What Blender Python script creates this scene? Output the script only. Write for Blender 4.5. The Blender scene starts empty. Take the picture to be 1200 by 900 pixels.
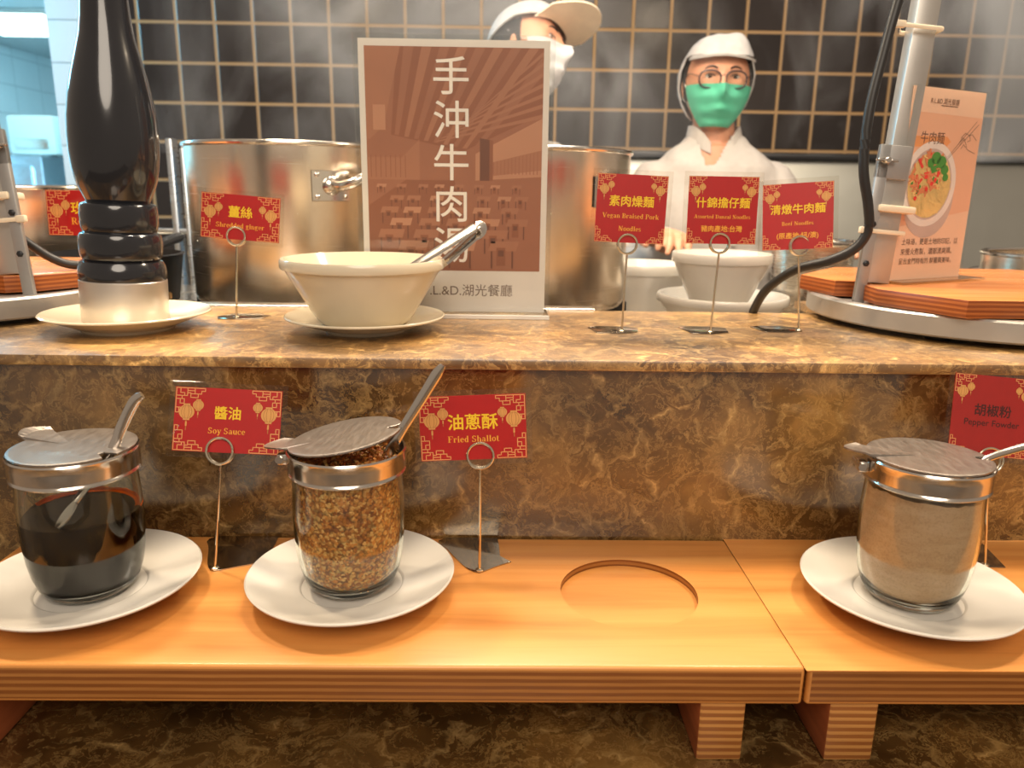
import bpy, bmesh, math, random
from mathutils import Vector, Matrix, noise
from math import sin, cos, pi, radians as rad

random.seed(7)
SC = bpy.context.scene
COL = SC.collection

# ------------------------------------------------------------------ camera
pitch, yaw, roll = rad(14.1), rad(0.9), rad(0.82)
fw = Vector((sin(yaw) * cos(pitch), cos(yaw) * cos(pitch), -sin(pitch)))
rt0 = Vector((cos(yaw), -sin(yaw), 0))
up0 = rt0.cross(fw)
rt = rt0 * cos(roll) + up0 * sin(roll)
up = -rt0 * sin(roll) + up0 * cos(roll)
cam_d = bpy.data.cameras.new('camera')
cam = bpy.data.objects.new('camera', cam_d)
COL.objects.link(cam)
cam.matrix_world = Matrix(((rt.x, up.x, -fw.x, 0), (rt.y, up.y, -fw.y, 0), (rt.z, up.z, -fw.z, 0.31), (0, 0, 0, 1)))
cam_d.sensor_width = 36
cam_d.lens = 36 * 901 / 1200
cam_d.clip_start = 0.02
cam_d.clip_end = 60
cam_d.dof.use_dof = True
cam_d.dof.focus_distance = 0.66
cam_d.dof.aperture_fstop = 8.0
SC.camera = cam

# ------------------------------------------------------------------ world, lights, exposure
SC.view_settings.view_transform = 'Standard'
SC.view_settings.look = 'None'
SC.view_settings.exposure = 0.0
SC.view_settings.gamma = 1.0
SC.view_settings.use_curve_mapping = False

world = bpy.data.worlds.new('hall_light')
SC.world = world
world.use_nodes = True
world.node_tree.nodes['Background'].inputs[0].default_value = (1.0, 0.80, 0.62, 1)
world.node_tree.nodes['Background'].inputs[1].default_value = 0.38


def area(name, loc, target, size, power, color, shape='DISK', size_y=None):
    d = bpy.data.lights.new(name, 'AREA')
    d.shape = shape
    d.size = size
    if size_y:
        d.size_y = size_y
    d.energy = power
    d.color = color
    o = bpy.data.objects.new(name, d)
    COL.objects.link(o)
    o.location = loc
    o.rotation_euler = (Vector(target) - Vector(loc)).to_track_quat('-Z', 'Y').to_euler()
    return o


WARM = (1.0, 0.80, 0.56)
area('heat_lamp_left', (-0.66, 0.92, 1.12), (-0.50, 0.75, 0), 0.13, 11.0, WARM)
area('heat_lamp_right', (0.70, 0.92, 1.12), (0.50, 0.75, 0), 0.13, 11.0, WARM)
area('counter_downlight', (0.0, 0.90, 1.5), (0.0, 0.70, 0), 0.12, 8.6, (1.0, 0.84, 0.64))
area('hall_ceiling_light', (0.1, -1.0, 1.5), (0, 0.7, 0.15), 1.3, 31, (1.0, 0.87, 0.72))
area('kitchen_ceiling_light', (0.45, 1.50, 1.75), (0.45, 1.90, 0.2), 0.8, 9.5, (1.0, 0.93, 0.86), 'RECTANGLE', 0.4)
area('added_counter_light', (-0.05, 1.28, 1.25), (-0.05, 1.12, 0.2), 0.9, 18, (1.0, 0.84, 0.64), 'RECTANGLE', 0.15)  # added lamp above the stove, put in to brighten the countertop
area('corridor_light', (-1.75, 3.6, 1.22), (-2.2, 3.6, 0), 0.8, 170, (0.30, 0.76, 1.0), 'RECTANGLE', 0.5)
area('corridor_wash', (-2.1, 2.1, 1.0), (-1.3, 2.5, 0.5), 0.4, 26, (0.16, 0.66, 1.0))


# ------------------------------------------------------------------ materials
def lin(r, g, b):
    f = lambda c: (c / 255) / 12.92 if c / 255 <= 0.04045 else ((c / 255 + 0.055) / 1.055) ** 2.4
    return (f(r), f(g), f(b), 1)


def new_mat(name):
    m = bpy.data.materials.new(name)
    m.use_nodes = True
    nt = m.node_tree
    nt.nodes.clear()
    out = nt.nodes.new('ShaderNodeOutputMaterial')
    return m, nt, out


def node(nt, t, **kw):
    n = nt.nodes.new(t)
    for k, v in kw.items():
        if k in n.inputs.keys():
            n.inputs[k].default_value = v
        else:
            setattr(n, k, v)
    return n


def principled(nt, out, base=(0.8, 0.8, 0.8, 1), rough=0.5, metal=0.0, **kw):
    b = nt.nodes.new('ShaderNodeBsdfPrincipled')
    b.inputs['Base Color'].default_value = base
    b.inputs['Roughness'].default_value = rough
    b.inputs['Metallic'].default_value = metal
    for k, v in kw.items():
        b.inputs[k].default_value = v
    nt.links.new(b.outputs[0], out.inputs['Surface'])
    return b


def plain(name, base, rough=0.5, metal=0.0, vary=0.06, scale=30, bump=0.0, **kw):
    """principled surface with a little procedural variation"""
    m, nt, out = new_mat(name)
    b = principled(nt, out, base, rough, metal, **kw)
    L = nt.links.new
    tc = node(nt, 'ShaderNodeTexCoord')
    n = node(nt, 'ShaderNodeTexNoise', Scale=scale, Detail=4.0)
    L(tc.outputs['Object'], n.inputs['Vector'])
    hsv = node(nt, 'ShaderNodeHueSaturation')
    hsv.inputs['Color'].default_value = base
    mr = node(nt, 'ShaderNodeMapRange')
    mr.inputs['From Min'].default_value = 0.3
    mr.inputs['From Max'].default_value = 0.7
    mr.inputs['To Min'].default_value = 1 - vary
    mr.inputs['To Max'].default_value = 1 + vary
    L(n.outputs['Fac'], mr.inputs['Value'])
    L(mr.outputs[0], hsv.inputs['Value'])
    L(hsv.outputs[0], b.inputs['Base Color'])
    if bump:
        bp = node(nt, 'ShaderNodeBump', Strength=bump, Distance=0.002)
        L(n.outputs['Fac'], bp.inputs['Height'])
        L(bp.outputs[0], b.inputs['Normal'])
    return m


def ramp(nt, stops, interp='LINEAR'):
    r = nt.nodes.new('ShaderNodeValToRGB')
    cr = r.color_ramp
    cr.interpolation = interp
    while len(cr.elements) < len(stops):
        cr.elements.new(0.5)
    for e, (p, c) in zip(cr.elements, stops):
        e.position = p
        e.color = c
    return r


def marble_mat(name='brown_marble', r0=.14, r1=.34, coat=.16, gain=.8):
    m, nt, out = new_mat(name)
    L = nt.links.new
    b = principled(nt, out, rough=0.16)
    b.inputs['IOR'].default_value = 1.6
    b.inputs['Coat Weight'].default_value = 1.0
    b.inputs['Coat IOR'].default_value = 1.6
    b.inputs['Coat Roughness'].default_value = coat
    tc = node(nt, 'ShaderNodeTexCoord')
    nz = node(nt, 'ShaderNodeTexNoise', Scale=16.0, Detail=5.0, Roughness=0.62)
    L(tc.outputs['Object'], nz.inputs['Vector'])
    sc = node(nt, 'ShaderNodeVectorMath', operation='SCALE')
    sc.inputs['Scale'].default_value = 0.064
    L(nz.outputs['Color'], sc.inputs[0])
    ad = node(nt, 'ShaderNodeVectorMath', operation='ADD')
    L(tc.outputs['Object'], ad.inputs[0])
    L(sc.outputs[0], ad.inputs[1])
    v1 = node(nt, 'ShaderNodeTexVoronoi', feature='DISTANCE_TO_EDGE', Scale=24.0)
    L(ad.outputs[0], v1.inputs['Vector'])
    v2 = node(nt, 'ShaderNodeTexVoronoi', feature='F1', Scale=24.0)
    L(ad.outputs[0], v2.inputs['Vector'])
    big = node(nt, 'ShaderNodeTexNoise', Scale=8.0, Detail=7.0, Roughness=0.7)
    L(ad.outputs[0], big.inputs['Vector'])
    fine = node(nt, 'ShaderNodeTexNoise', Scale=30.0, Detail=6.0, Roughness=0.66, Distortion=2.2)
    L(ad.outputs[0], fine.inputs['Vector'])
    base = ramp(nt, [(0.30, lin(66, 45, 21)), (0.46, lin(98, 71, 37)), (0.60, lin(128, 97, 53)), (0.74, lin(160, 126, 74))])
    L(big.outputs['Fac'], base.inputs[0])
    vein = ramp(nt, [(0.0, (1, 1, 1, 1)), (0.03, (0.5, 0.5, 0.5, 1)), (0.10, (0, 0, 0, 1))])
    L(v1.outputs['Distance'], vein.inputs[0])
    patch = ramp(nt, [(0.44, (0, 0, 0, 1)), (0.62, (1, 1, 1, 1))])
    L(fine.outputs['Fac'], patch.inputs[0])
    mul = node(nt, 'ShaderNodeMath', operation='MULTIPLY')
    L(vein.outputs[0], mul.inputs[0])
    L(patch.outputs[0], mul.inputs[1])
    mx = node(nt, 'ShaderNodeMix', data_type='RGBA')
    L(mul.outputs[0], mx.inputs['Factor'])
    L(base.outputs[0], mx.inputs['A'])
    mx.inputs['B'].default_value = lin(204, 170, 112)
    # rings of shell-like blobs
    ring = ramp(nt, [(0.08, (0.80, 0.78, 0.76, 1)), (0.30, (1, 1, 1, 1)), (0.46, (1.12, 1.1, 1.05, 1)), (0.62, (0.62, 0.60, 0.58, 1))])
    L(v2.outputs['Distance'], ring.inputs[0])
    mm = node(nt, 'ShaderNodeMix', data_type='RGBA', blend_type='MULTIPLY')
    mm.inputs['Factor'].default_value = 0.75
    L(mx.outputs['Result'], mm.inputs['A'])
    L(ring.outputs[0], mm.inputs['B'])
    # fine curls
    curl = ramp(nt, [(0.47, (0, 0, 0, 1)), (0.50, (0.5, 0.5, 0.5, 1)), (0.535, (0, 0, 0, 1))])
    L(fine.outputs['Fac'], curl.inputs[0])
    m3 = node(nt, 'ShaderNodeMix', data_type='RGBA')
    L(curl.outputs[0], m3.inputs['Factor'])
    L(mm.outputs['Result'], m3.inputs['A'])
    m3.inputs['B'].default_value = lin(182, 146, 90)
    # broad golden clouds and pale shell patches
    cl = node(nt, 'ShaderNodeTexNoise', Scale=5.5, Detail=3.0, Roughness=0.5)
    L(tc.outputs['Object'], cl.inputs['Vector'])
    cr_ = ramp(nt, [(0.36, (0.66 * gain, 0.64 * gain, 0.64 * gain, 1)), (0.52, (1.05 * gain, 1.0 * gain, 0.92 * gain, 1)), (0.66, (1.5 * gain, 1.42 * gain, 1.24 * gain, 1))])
    L(cl.outputs['Fac'], cr_.inputs[0])
    m4 = node(nt, 'ShaderNodeMix', data_type='RGBA', blend_type='MULTIPLY')
    m4.inputs['Factor'].default_value = 1.0
    L(m3.outputs['Result'], m4.inputs['A'])
    L(cr_.outputs[0], m4.inputs['B'])
    L(m4.outputs['Result'], b.inputs['Base Color'])
    rr = node(nt, 'ShaderNodeMapRange')
    rr.inputs['To Min'].default_value = r0
    rr.inputs['To Max'].default_value = r1
    L(fine.outputs['Fac'], rr.inputs['Value'])
    L(rr.outputs[0], b.inputs['Roughness'])
    return m


def wood_mat(name, c_dark, c_mid, c_light, rough=0.32, axis='X'):
    m, nt, out = new_mat(name)
    L = nt.links.new
    b = principled(nt, out, rough=rough)
    b.inputs['Coat Weight'].default_value = 0.15
    b.inputs['Coat Roughness'].default_value = 0.25
    tc = node(nt, 'ShaderNodeTexCoord')
    mp = node(nt, 'ShaderNodeMapping')
    mp.inputs['Scale'].default_value = (1.6, 26, 26) if axis == 'X' else (26, 1.6, 26)
    L(tc.outputs['Object'], mp.inputs['Vector'])
    n1 = node(nt, 'ShaderNodeTexNoise', Scale=1.6, Detail=6.0, Roughness=0.6, Distortion=0.6)
    L(mp.outputs[0], n1.inputs['Vector'])
    r = ramp(nt, [(0.28, c_dark), (0.45, c_mid), (0.62, c_light), (0.8, c_mid)])
    L(n1.outputs['Fac'], r.inputs[0])
    mp2 = node(nt, 'ShaderNodeMapping')
    mp2.inputs['Scale'].default_value = (5, 170, 170) if axis == 'X' else (170, 5, 170)
    L(tc.outputs['Object'], mp2.inputs['Vector'])
    n2 = node(nt, 'ShaderNodeTexNoise', Scale=1.0, Detail=3.0)
    L(mp2.outputs[0], n2.inputs['Vector'])
    r2 = ramp(nt, [(0.25, (0.72, 0.66, 0.6, 1)), (0.42, (1, 1, 1, 1))])
    L(n2.outputs['Fac'], r2.inputs[0])
    mm = node(nt, 'ShaderNodeMix', data_type='RGBA', blend_type='MULTIPLY')
    mm.inputs['Factor'].default_value = 0.30
    L(r.outputs[0], mm.inputs['A'])
    L(r2.outputs[0], mm.inputs['B'])
    L(mm.outputs['Result'], b.inputs['Base Color'])
    return m


def ply_mat(name, dark, light, period):
    """plywood edge: layers stacked along z, the end-grain layers darker"""
    m, nt, out = new_mat(name)
    L = nt.links.new
    b = principled(nt, out, rough=0.4)
    tc = node(nt, 'ShaderNodeTexCoord')
    sp = node(nt, 'ShaderNodeSeparateXYZ')
    L(tc.outputs['Object'], sp.inputs[0])
    nz = node(nt, 'ShaderNodeTexNoise', Scale=9.0, Detail=3.0)
    L(tc.outputs['Object'], nz.inputs['Vector'])
    a = node(nt, 'ShaderNodeMath', operation='MULTIPLY_ADD')
    L(nz.outputs['Fac'], a.inputs[0])
    a.inputs[1].default_value = 0.0012
    L(sp.outputs['Z'], a.inputs[2])
    d = node(nt, 'ShaderNodeMath', operation='DIVIDE')
    L(a.outputs[0], d.inputs[0])
    d.inputs[1].default_value = period
    fr = node(nt, 'ShaderNodeMath', operation='FRACT')
    L(d.outputs[0], fr.inputs[0])
    r = ramp(nt, [(0.0, light), (0.34, light), (0.46, dark), (0.88, dark), (1.0, light)])
    L(fr.outputs[0], r.inputs[0])
    mp = node(nt, 'ShaderNodeMapping')
    mp.inputs['Scale'].default_value = (14, 14, 420)
    L(tc.outputs['Object'], mp.inputs['Vector'])
    n2 = node(nt, 'ShaderNodeTexNoise', Scale=2.0, Detail=4.0)
    L(mp.outputs[0], n2.inputs['Vector'])
    r2 = ramp(nt, [(0.3, (0.7, 0.65, 0.6, 1)), (0.6, (1, 1, 1, 1))])
    L(n2.outputs['Fac'], r2.inputs[0])
    mm = node(nt, 'ShaderNodeMix', data_type='RGBA', blend_type='MULTIPLY')
    mm.inputs['Factor'].default_value = 0.6
    L(r.outputs[0], mm.inputs['A'])
    L(r2.outputs[0], mm.inputs['B'])
    L(mm.outputs['Result'], b.inputs['Base Color'])
    return m


def steel_mat(name, base, rough, stretch=(2, 2, 90), amount=0.10, bump=0.03):
    m, nt, out = new_mat(name)
    L = nt.links.new
    b = principled(nt, out, base, rough, 1.0)
    tc = node(nt, 'ShaderNodeTexCoord')
    mp = node(nt, 'ShaderNodeMapping')
    mp.inputs['Scale'].default_value = stretch
    L(tc.outputs['Object'], mp.inputs['Vector'])
    n = node(nt, 'ShaderNodeTexNoise', Scale=6.0, Detail=4.0)
    L(mp.outputs[0], n.inputs['Vector'])
    mr = node(nt, 'ShaderNodeMapRange')
    mr.inputs['To Min'].default_value = max(0.02, rough - amount)
    mr.inputs['To Max'].default_value = rough + amount
    L(n.outputs['Fac'], mr.inputs['Value'])
    L(mr.outputs[0], b.inputs['Roughness'])
    bp = node(nt, 'ShaderNodeBump', Strength=bump, Distance=0.0006)
    L(n.outputs['Fac'], bp.inputs['Height'])
    L(bp.outputs[0], b.inputs['Normal'])
    return m


def tile_mat(name, tile_a, tile_b, grout, s, x0, z0, mortar, rough, width=1.0, use_y=False):
    m, nt, out = new_mat(name)
    L = nt.links.new
    b = principled(nt, out, rough=rough)
    tc = node(nt, 'ShaderNodeTexCoord')
    sp = node(nt, 'ShaderNodeSeparateXYZ')
    L(tc.outputs['Object'], sp.inputs[0])

    def cell(sock, off, size):
        a = node(nt, 'ShaderNodeMath', operation='SUBTRACT')
        L(sock, a.inputs[0])
        a.inputs[1].default_value = off
        d = node(nt, 'ShaderNodeMath', operation='DIVIDE')
        L(a.outputs[0], d.inputs[0])
        d.inputs[1].default_value = size
        f = node(nt, 'ShaderNodeMath', operation='FRACT')
        L(d.outputs[0], f.inputs[0])
        g = node(nt, 'ShaderNodeMath', operation='PINGPONG')
        L(d.outputs[0], g.inputs[0])
        g.inputs[1].default_value = 0.5
        mu = node(nt, 'ShaderNodeMath', operation='MULTIPLY')
        L(g.outputs[0], mu.inputs[0])
        mu.inputs[1].default_value = size
        fl = node(nt, 'ShaderNodeMath', operation='FLOOR')
        L(d.outputs[0], fl.inputs[0])
        return mu, fl

    gx, fx = cell(sp.outputs['Y' if use_y else 'X'], x0, s * width)
    gz, fz = cell(sp.outputs['Z'], z0, s)
    mn = node(nt, 'ShaderNodeMath', operation='MINIMUM')
    L(gx.outputs[0], mn.inputs[0])
    L(gz.outputs[0], mn.inputs[1])
    mr = node(nt, 'ShaderNodeMapRange')
    mr.inputs['From Min'].default_value = mortar * 0.35
    mr.inputs['From Max'].default_value = mortar * 0.62
    L(mn.outputs[0], mr.inputs['Value'])
    cmb = node(nt, 'ShaderNodeCombineXYZ')
    L(fx.outputs[0], cmb.inputs[0])
    L(fz.outputs[0], cmb.inputs[1])
    wn = node(nt, 'ShaderNodeTexWhiteNoise')
    L(cmb.outputs[0], wn.inputs['Vector'])
    ns = node(nt, 'ShaderNodeTexNoise', Scale=7.0, Detail=5.0)
    L(tc.outputs['Object'], ns.inputs['Vector'])
    av = node(nt, 'ShaderNodeMath', operation='MULTIPLY')
    L(wn.outputs['Value'], av.inputs[0])
    L(ns.outputs['Fac'], av.inputs[1])
    mt = node(nt, 'ShaderNodeMix', data_type='RGBA')
    L(av.outputs[0], mt.inputs['Factor'])
    mt.inputs['A'].default_value = tile_a
    mt.inputs['B'].default_value = tile_b
    mx = node(nt, 'ShaderNodeMix', data_type='RGBA')
    L(mr.outputs[0], mx.inputs['Factor'])
    mx.inputs['A'].default_value = grout
    L(mt.outputs['Result'], mx.inputs['B'])
    L(mx.outputs['Result'], b.inputs['Base Color'])
    ro = node(nt, 'ShaderNodeMapRange')
    ro.inputs['To Min'].default_value = 0.8
    ro.inputs['To Max'].default_value = rough
    L(mr.outputs[0], ro.inputs['Value'])
    L(ro.outputs[0], b.inputs['Roughness'])
    bp = node(nt, 'ShaderNodeBump', Strength=0.5, Distance=0.003)
    L(mr.outputs[0], bp.inputs['Height'])
    L(bp.outputs[0], b.inputs['Normal'])
    return m


def clear_mat(name, tint=(1, 1, 1, 1), ior=1.45, rough=0.0, gain=1.0):
    """thin clear sheet: light goes straight through, Fresnel reflection on top"""
    m, nt, out = new_mat(name)
    L = nt.links.new
    tr = node(nt, 'ShaderNodeBsdfTransparent')
    tr.inputs[0].default_value = tint
    gl = node(nt, 'ShaderNodeBsdfGlossy')
    gl.inputs['Roughness'].default_value = rough
    # Schlick reflectance, the same on both faces of the sheet
    f0 = ((ior - 1) / (ior + 1)) ** 2
    lw = node(nt, 'ShaderNodeLayerWeight', Blend=0.5)
    pw_ = node(nt, 'ShaderNodeMath', operation='POWER')
    L(lw.outputs['Facing'], pw_.inputs[0])
    pw_.inputs[1].default_value = 5.0
    mu = node(nt, 'ShaderNodeMath', operation='MULTIPLY_ADD', use_clamp=True)
    L(pw_.outputs[0], mu.inputs[0])
    mu.inputs[1].default_value = 1 - f0
    mu.inputs[2].default_value = f0 * gain
    mx = node(nt, 'ShaderNodeMixShader')
    L(mu.outputs[0], mx.inputs[0])
    L(tr.outputs[0], mx.inputs[1])
    L(gl.outputs[0], mx.inputs[2])
    L(mx.outputs[0], out.inputs['Surface'])
    return m


MARBLE = marble_mat(gain=.80)
MARBLE_TOP_LIT = marble_mat('sheen_lit_marble_top', .34, .6, .30, 1.5)  # same marble, rougher, lightened so its lit sheen is in the colour
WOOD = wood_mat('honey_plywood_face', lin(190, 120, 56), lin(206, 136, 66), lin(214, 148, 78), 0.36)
PLY = ply_mat('plywood_edge', lin(132, 76, 28), lin(170, 112, 54), 0.0052)
PLYLEG = ply_mat('plywood_leg_edge', lin(146, 88, 38), lin(194, 136, 72), 0.0056)
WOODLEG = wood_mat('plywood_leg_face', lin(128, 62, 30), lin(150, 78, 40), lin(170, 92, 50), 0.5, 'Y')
WOODTRAY = wood_mat('orange_board_face', lin(186, 110, 56), lin(204, 128, 70), lin(216, 142, 84), 0.24)
PLYTRAY = ply_mat('orange_board_edge', lin(140, 70, 26), lin(178, 100, 46), 0.0045)
PORC = plain('white_porcelain', lin(208, 203, 194), 0.12, vary=0.015)
PORC_CREAM = plain('cream_porcelain', lin(218, 205, 180), 0.14, vary=0.015)
STEEL = steel_mat('brushed_steel', (0.72, 0.66, 0.58, 1), 0.27)
POTSTEEL = steel_mat('pot_steel', (0.80, 0.69, 0.56, 1), 0.25, (1.2, 1.2, 240), 0.06, 0.02)
CHROME = steel_mat('polished_steel', (0.66, 0.61, 0.55, 1), 0.17, (20, 20, 20), 0.05, .01)
LIDSTEEL = steel_mat('worn_lid_steel', (0.40, 0.355, 0.32, 1), 0.36, (60, 14, 14), 0.08, 0.006)
BANDSTEEL = steel_mat('band_steel', (0.80, 0.74, 0.68, 1), 0.34, (2, 2, 160), 0.05, 0.008)
WIRE = steel_mat('wire_steel', (0.75, 0.67, 0.52, 1), 0.18, (30, 30, 30), 0.05)
BASEMETAL = steel_mat('dark_mirror_steel', (0.42, 0.36, 0.28, 1), 0.12, (60, 60, 60), 0.06)
ALU = plain('grey_aluminium', (0.47, 0.45, 0.42, 1), 0.40, 0.7, vary=0.05)
ALU_DARK = plain('dull_aluminium', (0.40, 0.39, 0.38, 1), 0.45, 0.7, vary=0.08)
BLACKLAC = plain('black_lacquer', (0.012, 0.013, 0.017, 1), 0.16, vary=0.1)
BLACKLAC.node_tree.nodes['Principled BSDF'].inputs['Coat Weight'].default_value = 0.5
RUBBER = plain('black_cable', (0.015, 0.014, 0.014, 1), 0.45)
DARKIRON = plain('dark_iron', (0.03, 0.03, 0.032, 1), 0.4, 0.5)
NYLON = plain('white_nylon', lin(232, 216, 190), 0.4)
GLASS = clear_mat('jar_glass', (0.97, 0.975, 0.965, 1), 1.5, 0.0, 1.2)
m, nt, out = new_mat('thick_jar_glass')
g_ = node(nt, 'ShaderNodeBsdfGlass', Roughness=0.0, IOR=1.47)
g_.inputs['Color'].default_value = (.97, .985, .965, 1)
nt.links.new(g_.outputs[0], out.inputs['Surface'])
JARGLASS = m
GLASSBASE = clear_mat('thick_jar_base', (0.82, 0.86, 0.80, 1), 1.55, 0.02, 1.8)
ACRYL = clear_mat('clear_acrylic', (0.97, 0.975, 0.97, 1), 1.45, 0.0, 0.8)
ACRYL_EDGE = clear_mat('acrylic_edge', (0.86, 0.88, 0.86, 1), 1.5, 0.1, 3.0)
LAMIN = clear_mat('laminate_film', (0.96, 0.95, 0.93, 1), 1.42, 0.06, 0.9)
SOY = plain('soy_sauce_black', (0.006, 0.0022, 0.001, 1), 0.04, vary=0.2)
SOYEDGE = plain('soy_sauce_orange_film', lin(214, 88, 10), 0.1, vary=0.25, scale=60)
CARDRED = plain('card_red', lin(184, 10, 14), 0.45, vary=0.05, scale=160)
CARDRED2 = plain('card_red_faded', lin(166, 28, 24), 0.45, vary=0.05, scale=160)
GOLD = plain('card_gold_line', lin(240, 176, 110), 0.5)
GOLDTXT = plain('card_yellow_text', lin(255, 214, 40), 0.5)
ORTXT = plain('card_orange_text', lin(250, 178, 60), 0.5)
DARKTXT = plain('card_dark_text', lin(70, 16, 14), 0.5)
LANT = plain('lantern_tan', lin(228, 168, 96), 0.5)
LANT2 = plain('lantern_rib', lin(196, 132, 66), 0.5)
PAPER = plain('white_paper', lin(232, 224, 214), 0.5, vary=0.02)
PAPERTXT = plain('white_ink', lin(250, 240, 228), 0.5)
GREYTXT = plain('grey_brown_ink', lin(118, 98, 86), 0.5)
PEACH = plain('peach_paper', lin(246, 204, 174), 0.5, vary=0.02)
PEACH2 = plain('deeper_peach_print', lin(240, 184, 150), 0.5, vary=0.02)
PEACH3 = plain('brush_orange_print', lin(236, 158, 96), 0.5)
TILEX0, TILEZ0, TILES = -1.04926, 0.76579, 0.109354
TILE = tile_mat('black_tiles', lin(40, 34, 32), lin(62, 54, 50), lin(168, 134, 92), TILES, TILEX0 - 40 * TILES, TILEZ0 - 40 * TILES, 0.0088, 0.22)
WTILE = tile_mat('white_tiles', lin(226, 228, 228), lin(236, 238, 238), lin(176, 180, 180), 0.1145, -10.0, 0.765 - 40 * 0.1145, 0.004, 0.25, 2.2)
WTILEY = tile_mat('white_side_tiles', lin(226, 228, 228), lin(236, 238, 238), lin(176, 180, 180), 0.2, -10.0, -4, 0.006, 0.25, 1.6, True)
CEIL = plain('grey_ceiling', lin(214, 220, 222), 0.8)
FLOOR = tile_mat('floor_tiles', lin(110, 100, 92), lin(130, 120, 110), lin(80, 70, 62), 0.3, 0, 0, 0.006, 0.4)
SKIN = plain('skin', lin(216, 156, 124), 0.5, vary=0.05, scale=40)
SKIN.node_tree.nodes['Principled BSDF'].inputs['Subsurface Weight'].default_value = 0.08
SKIN.node_tree.nodes['Principled BSDF'].inputs['Subsurface Radius'].default_value = (0.01, 0.004, 0.002)
CLOTH = plain('white_cotton', lin(190, 183, 177), 0.85, vary=0.04, scale=60, bump=0.15)
CAPW = plain('white_cap_cloth', lin(194, 191, 189), 0.8, vary=0.04, scale=60)
MASKG = plain('mint_mask', lin(92, 196, 162), 0.75, vary=0.06, scale=50)
MASKW = plain('white_mask', lin(206, 205, 208), 0.75, vary=0.03)
HAIR = plain('black_hair', (0.012, 0.009, 0.008, 1), 0.45)
TROUSER = plain('dark_trousers', (0.03, 0.03, 0.035, 1), 0.8)
EYEW = plain('eye_white', lin(226, 216, 206), 0.2)
EYED = plain('dark_iris', (0.02, 0.012, 0.008, 1), 0.15)
STEELWALL = steel_mat('matte_steel_panel', (0.55, 0.55, 0.50, 1), 0.42, (3, 3, 3), 0.08)
BLUESTEEL = steel_mat('rack_steel', (0.62, 0.68, 0.74, 1), 0.3, (4, 4, 60))


# ------------------------------------------------------------------ mesh helpers
def bm_new():
    return bmesh.new()


def link(name, me, parent=None):
    o = bpy.data.objects.new(name, me)
    COL.objects.link(o)
    if parent:
        o.parent = parent
    return o


def obj(name, bm, mats, parent=None, smooth=True, world=True):
    """bm (in world coordinates when world) -> ONE mesh object; under a parent it moves into the parent's space"""
    if not isinstance(mats, (list, tuple)):
        mats = [mats]
    bmesh.ops.recalc_face_normals(bm, faces=bm.faces)
    if parent is not None and world:
        inv = parent.get('_m')
        off = Vector((0, 0, 0))
        p = parent
        while p is not None:
            off += p.location
            p = p.parent
        bmesh.ops.translate(bm, verts=bm.verts, vec=-off)
    me = bpy.data.meshes.new(name)
    bm.to_mesh(me)
    bm.free()
    for m in mats:
        me.materials.append(m)
    if smooth:
        for p in me.polygons:
            p.use_smooth = True
        me.set_sharp_from_angle(angle=rad(35))
    return link(name, me, parent)


def rebase(o, loc):
    """put a top-level mesh's origin at its base"""
    loc = Vector(loc)
    o.data.transform(Matrix.Translation(-loc))
    o.location = loc
    return o


def tag(o, label, cat, group=None, kind=None):
    o['label'] = label
    o['category'] = cat
    if group:
        o['group'] = group
    if kind:
        o['kind'] = kind
    return o


def thing(name, loc, label, cat, group=None):
    o = bpy.data.objects.new(name, None)
    COL.objects.link(o)
    o.empty_display_size = 0.02
    o.location = loc
    return tag(o, label, cat, group)


def structure(o):
    o['kind'] = 'structure'
    return o


def box(bm, lo, hi, bev=0.0, seg=2, mi=0, M=None):
    lo, hi = Vector(lo), Vector(hi)
    r = bmesh.ops.create_cube(bm, size=1.0)
    vs = r['verts']
    for v in vs:
        v.co = Vector(((lo.x + hi.x) / 2 + v.co.x * (hi.x - lo.x), (lo.y + hi.y) / 2 + v.co.y * (hi.y - lo.y), (lo.z + hi.z) / 2 + v.co.z * (hi.z - lo.z)))
    fs = list({f for v in vs for f in v.link_faces})
    for f in fs:
        f.material_index = mi
    if bev:
        es = list({e for f in fs for e in f.edges})
        rr = bmesh.ops.bevel(bm, geom=es, offset=bev, segments=seg, profile=0.5, affect='EDGES')
        for f in rr['faces']:
            f.material_index = mi
        vs = list({v for f in bm.faces if f.is_valid for v in f.verts if v in set(rr['verts'])} | {v for v in vs if v.is_valid})
    if M is not None:
        bmesh.ops.transform(bm, matrix=M, verts=[v for v in vs if v.is_valid])
    return vs


def prism(bm, poly, z0, z1, mi=0, mi_side=None, bev=0.0):
    """poly: list of (x, y) counter-clockwise"""
    b = [bm.verts.new((x, y, z0)) for x, y in poly]
    t = [bm.verts.new((x, y, z1)) for x, y in poly]
    ft = bm.faces.new(t)
    ft.material_index = mi
    fb = bm.faces.new(b[::-1])
    fb.material_index = mi
    n = len(poly)
    for i in range(n):
        f = bm.faces.new((b[i], b[(i + 1) % n], t[(i + 1) % n], t[i]))
        f.material_index = mi if mi_side is None else mi_side
    if bev:
        es = [e for e in ft.edges] + [e for e in fb.edges]
        bmesh.ops.bevel(bm, geom=es, offset=bev, segments=2, profile=0.5, affect='EDGES')
    return b + t


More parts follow.
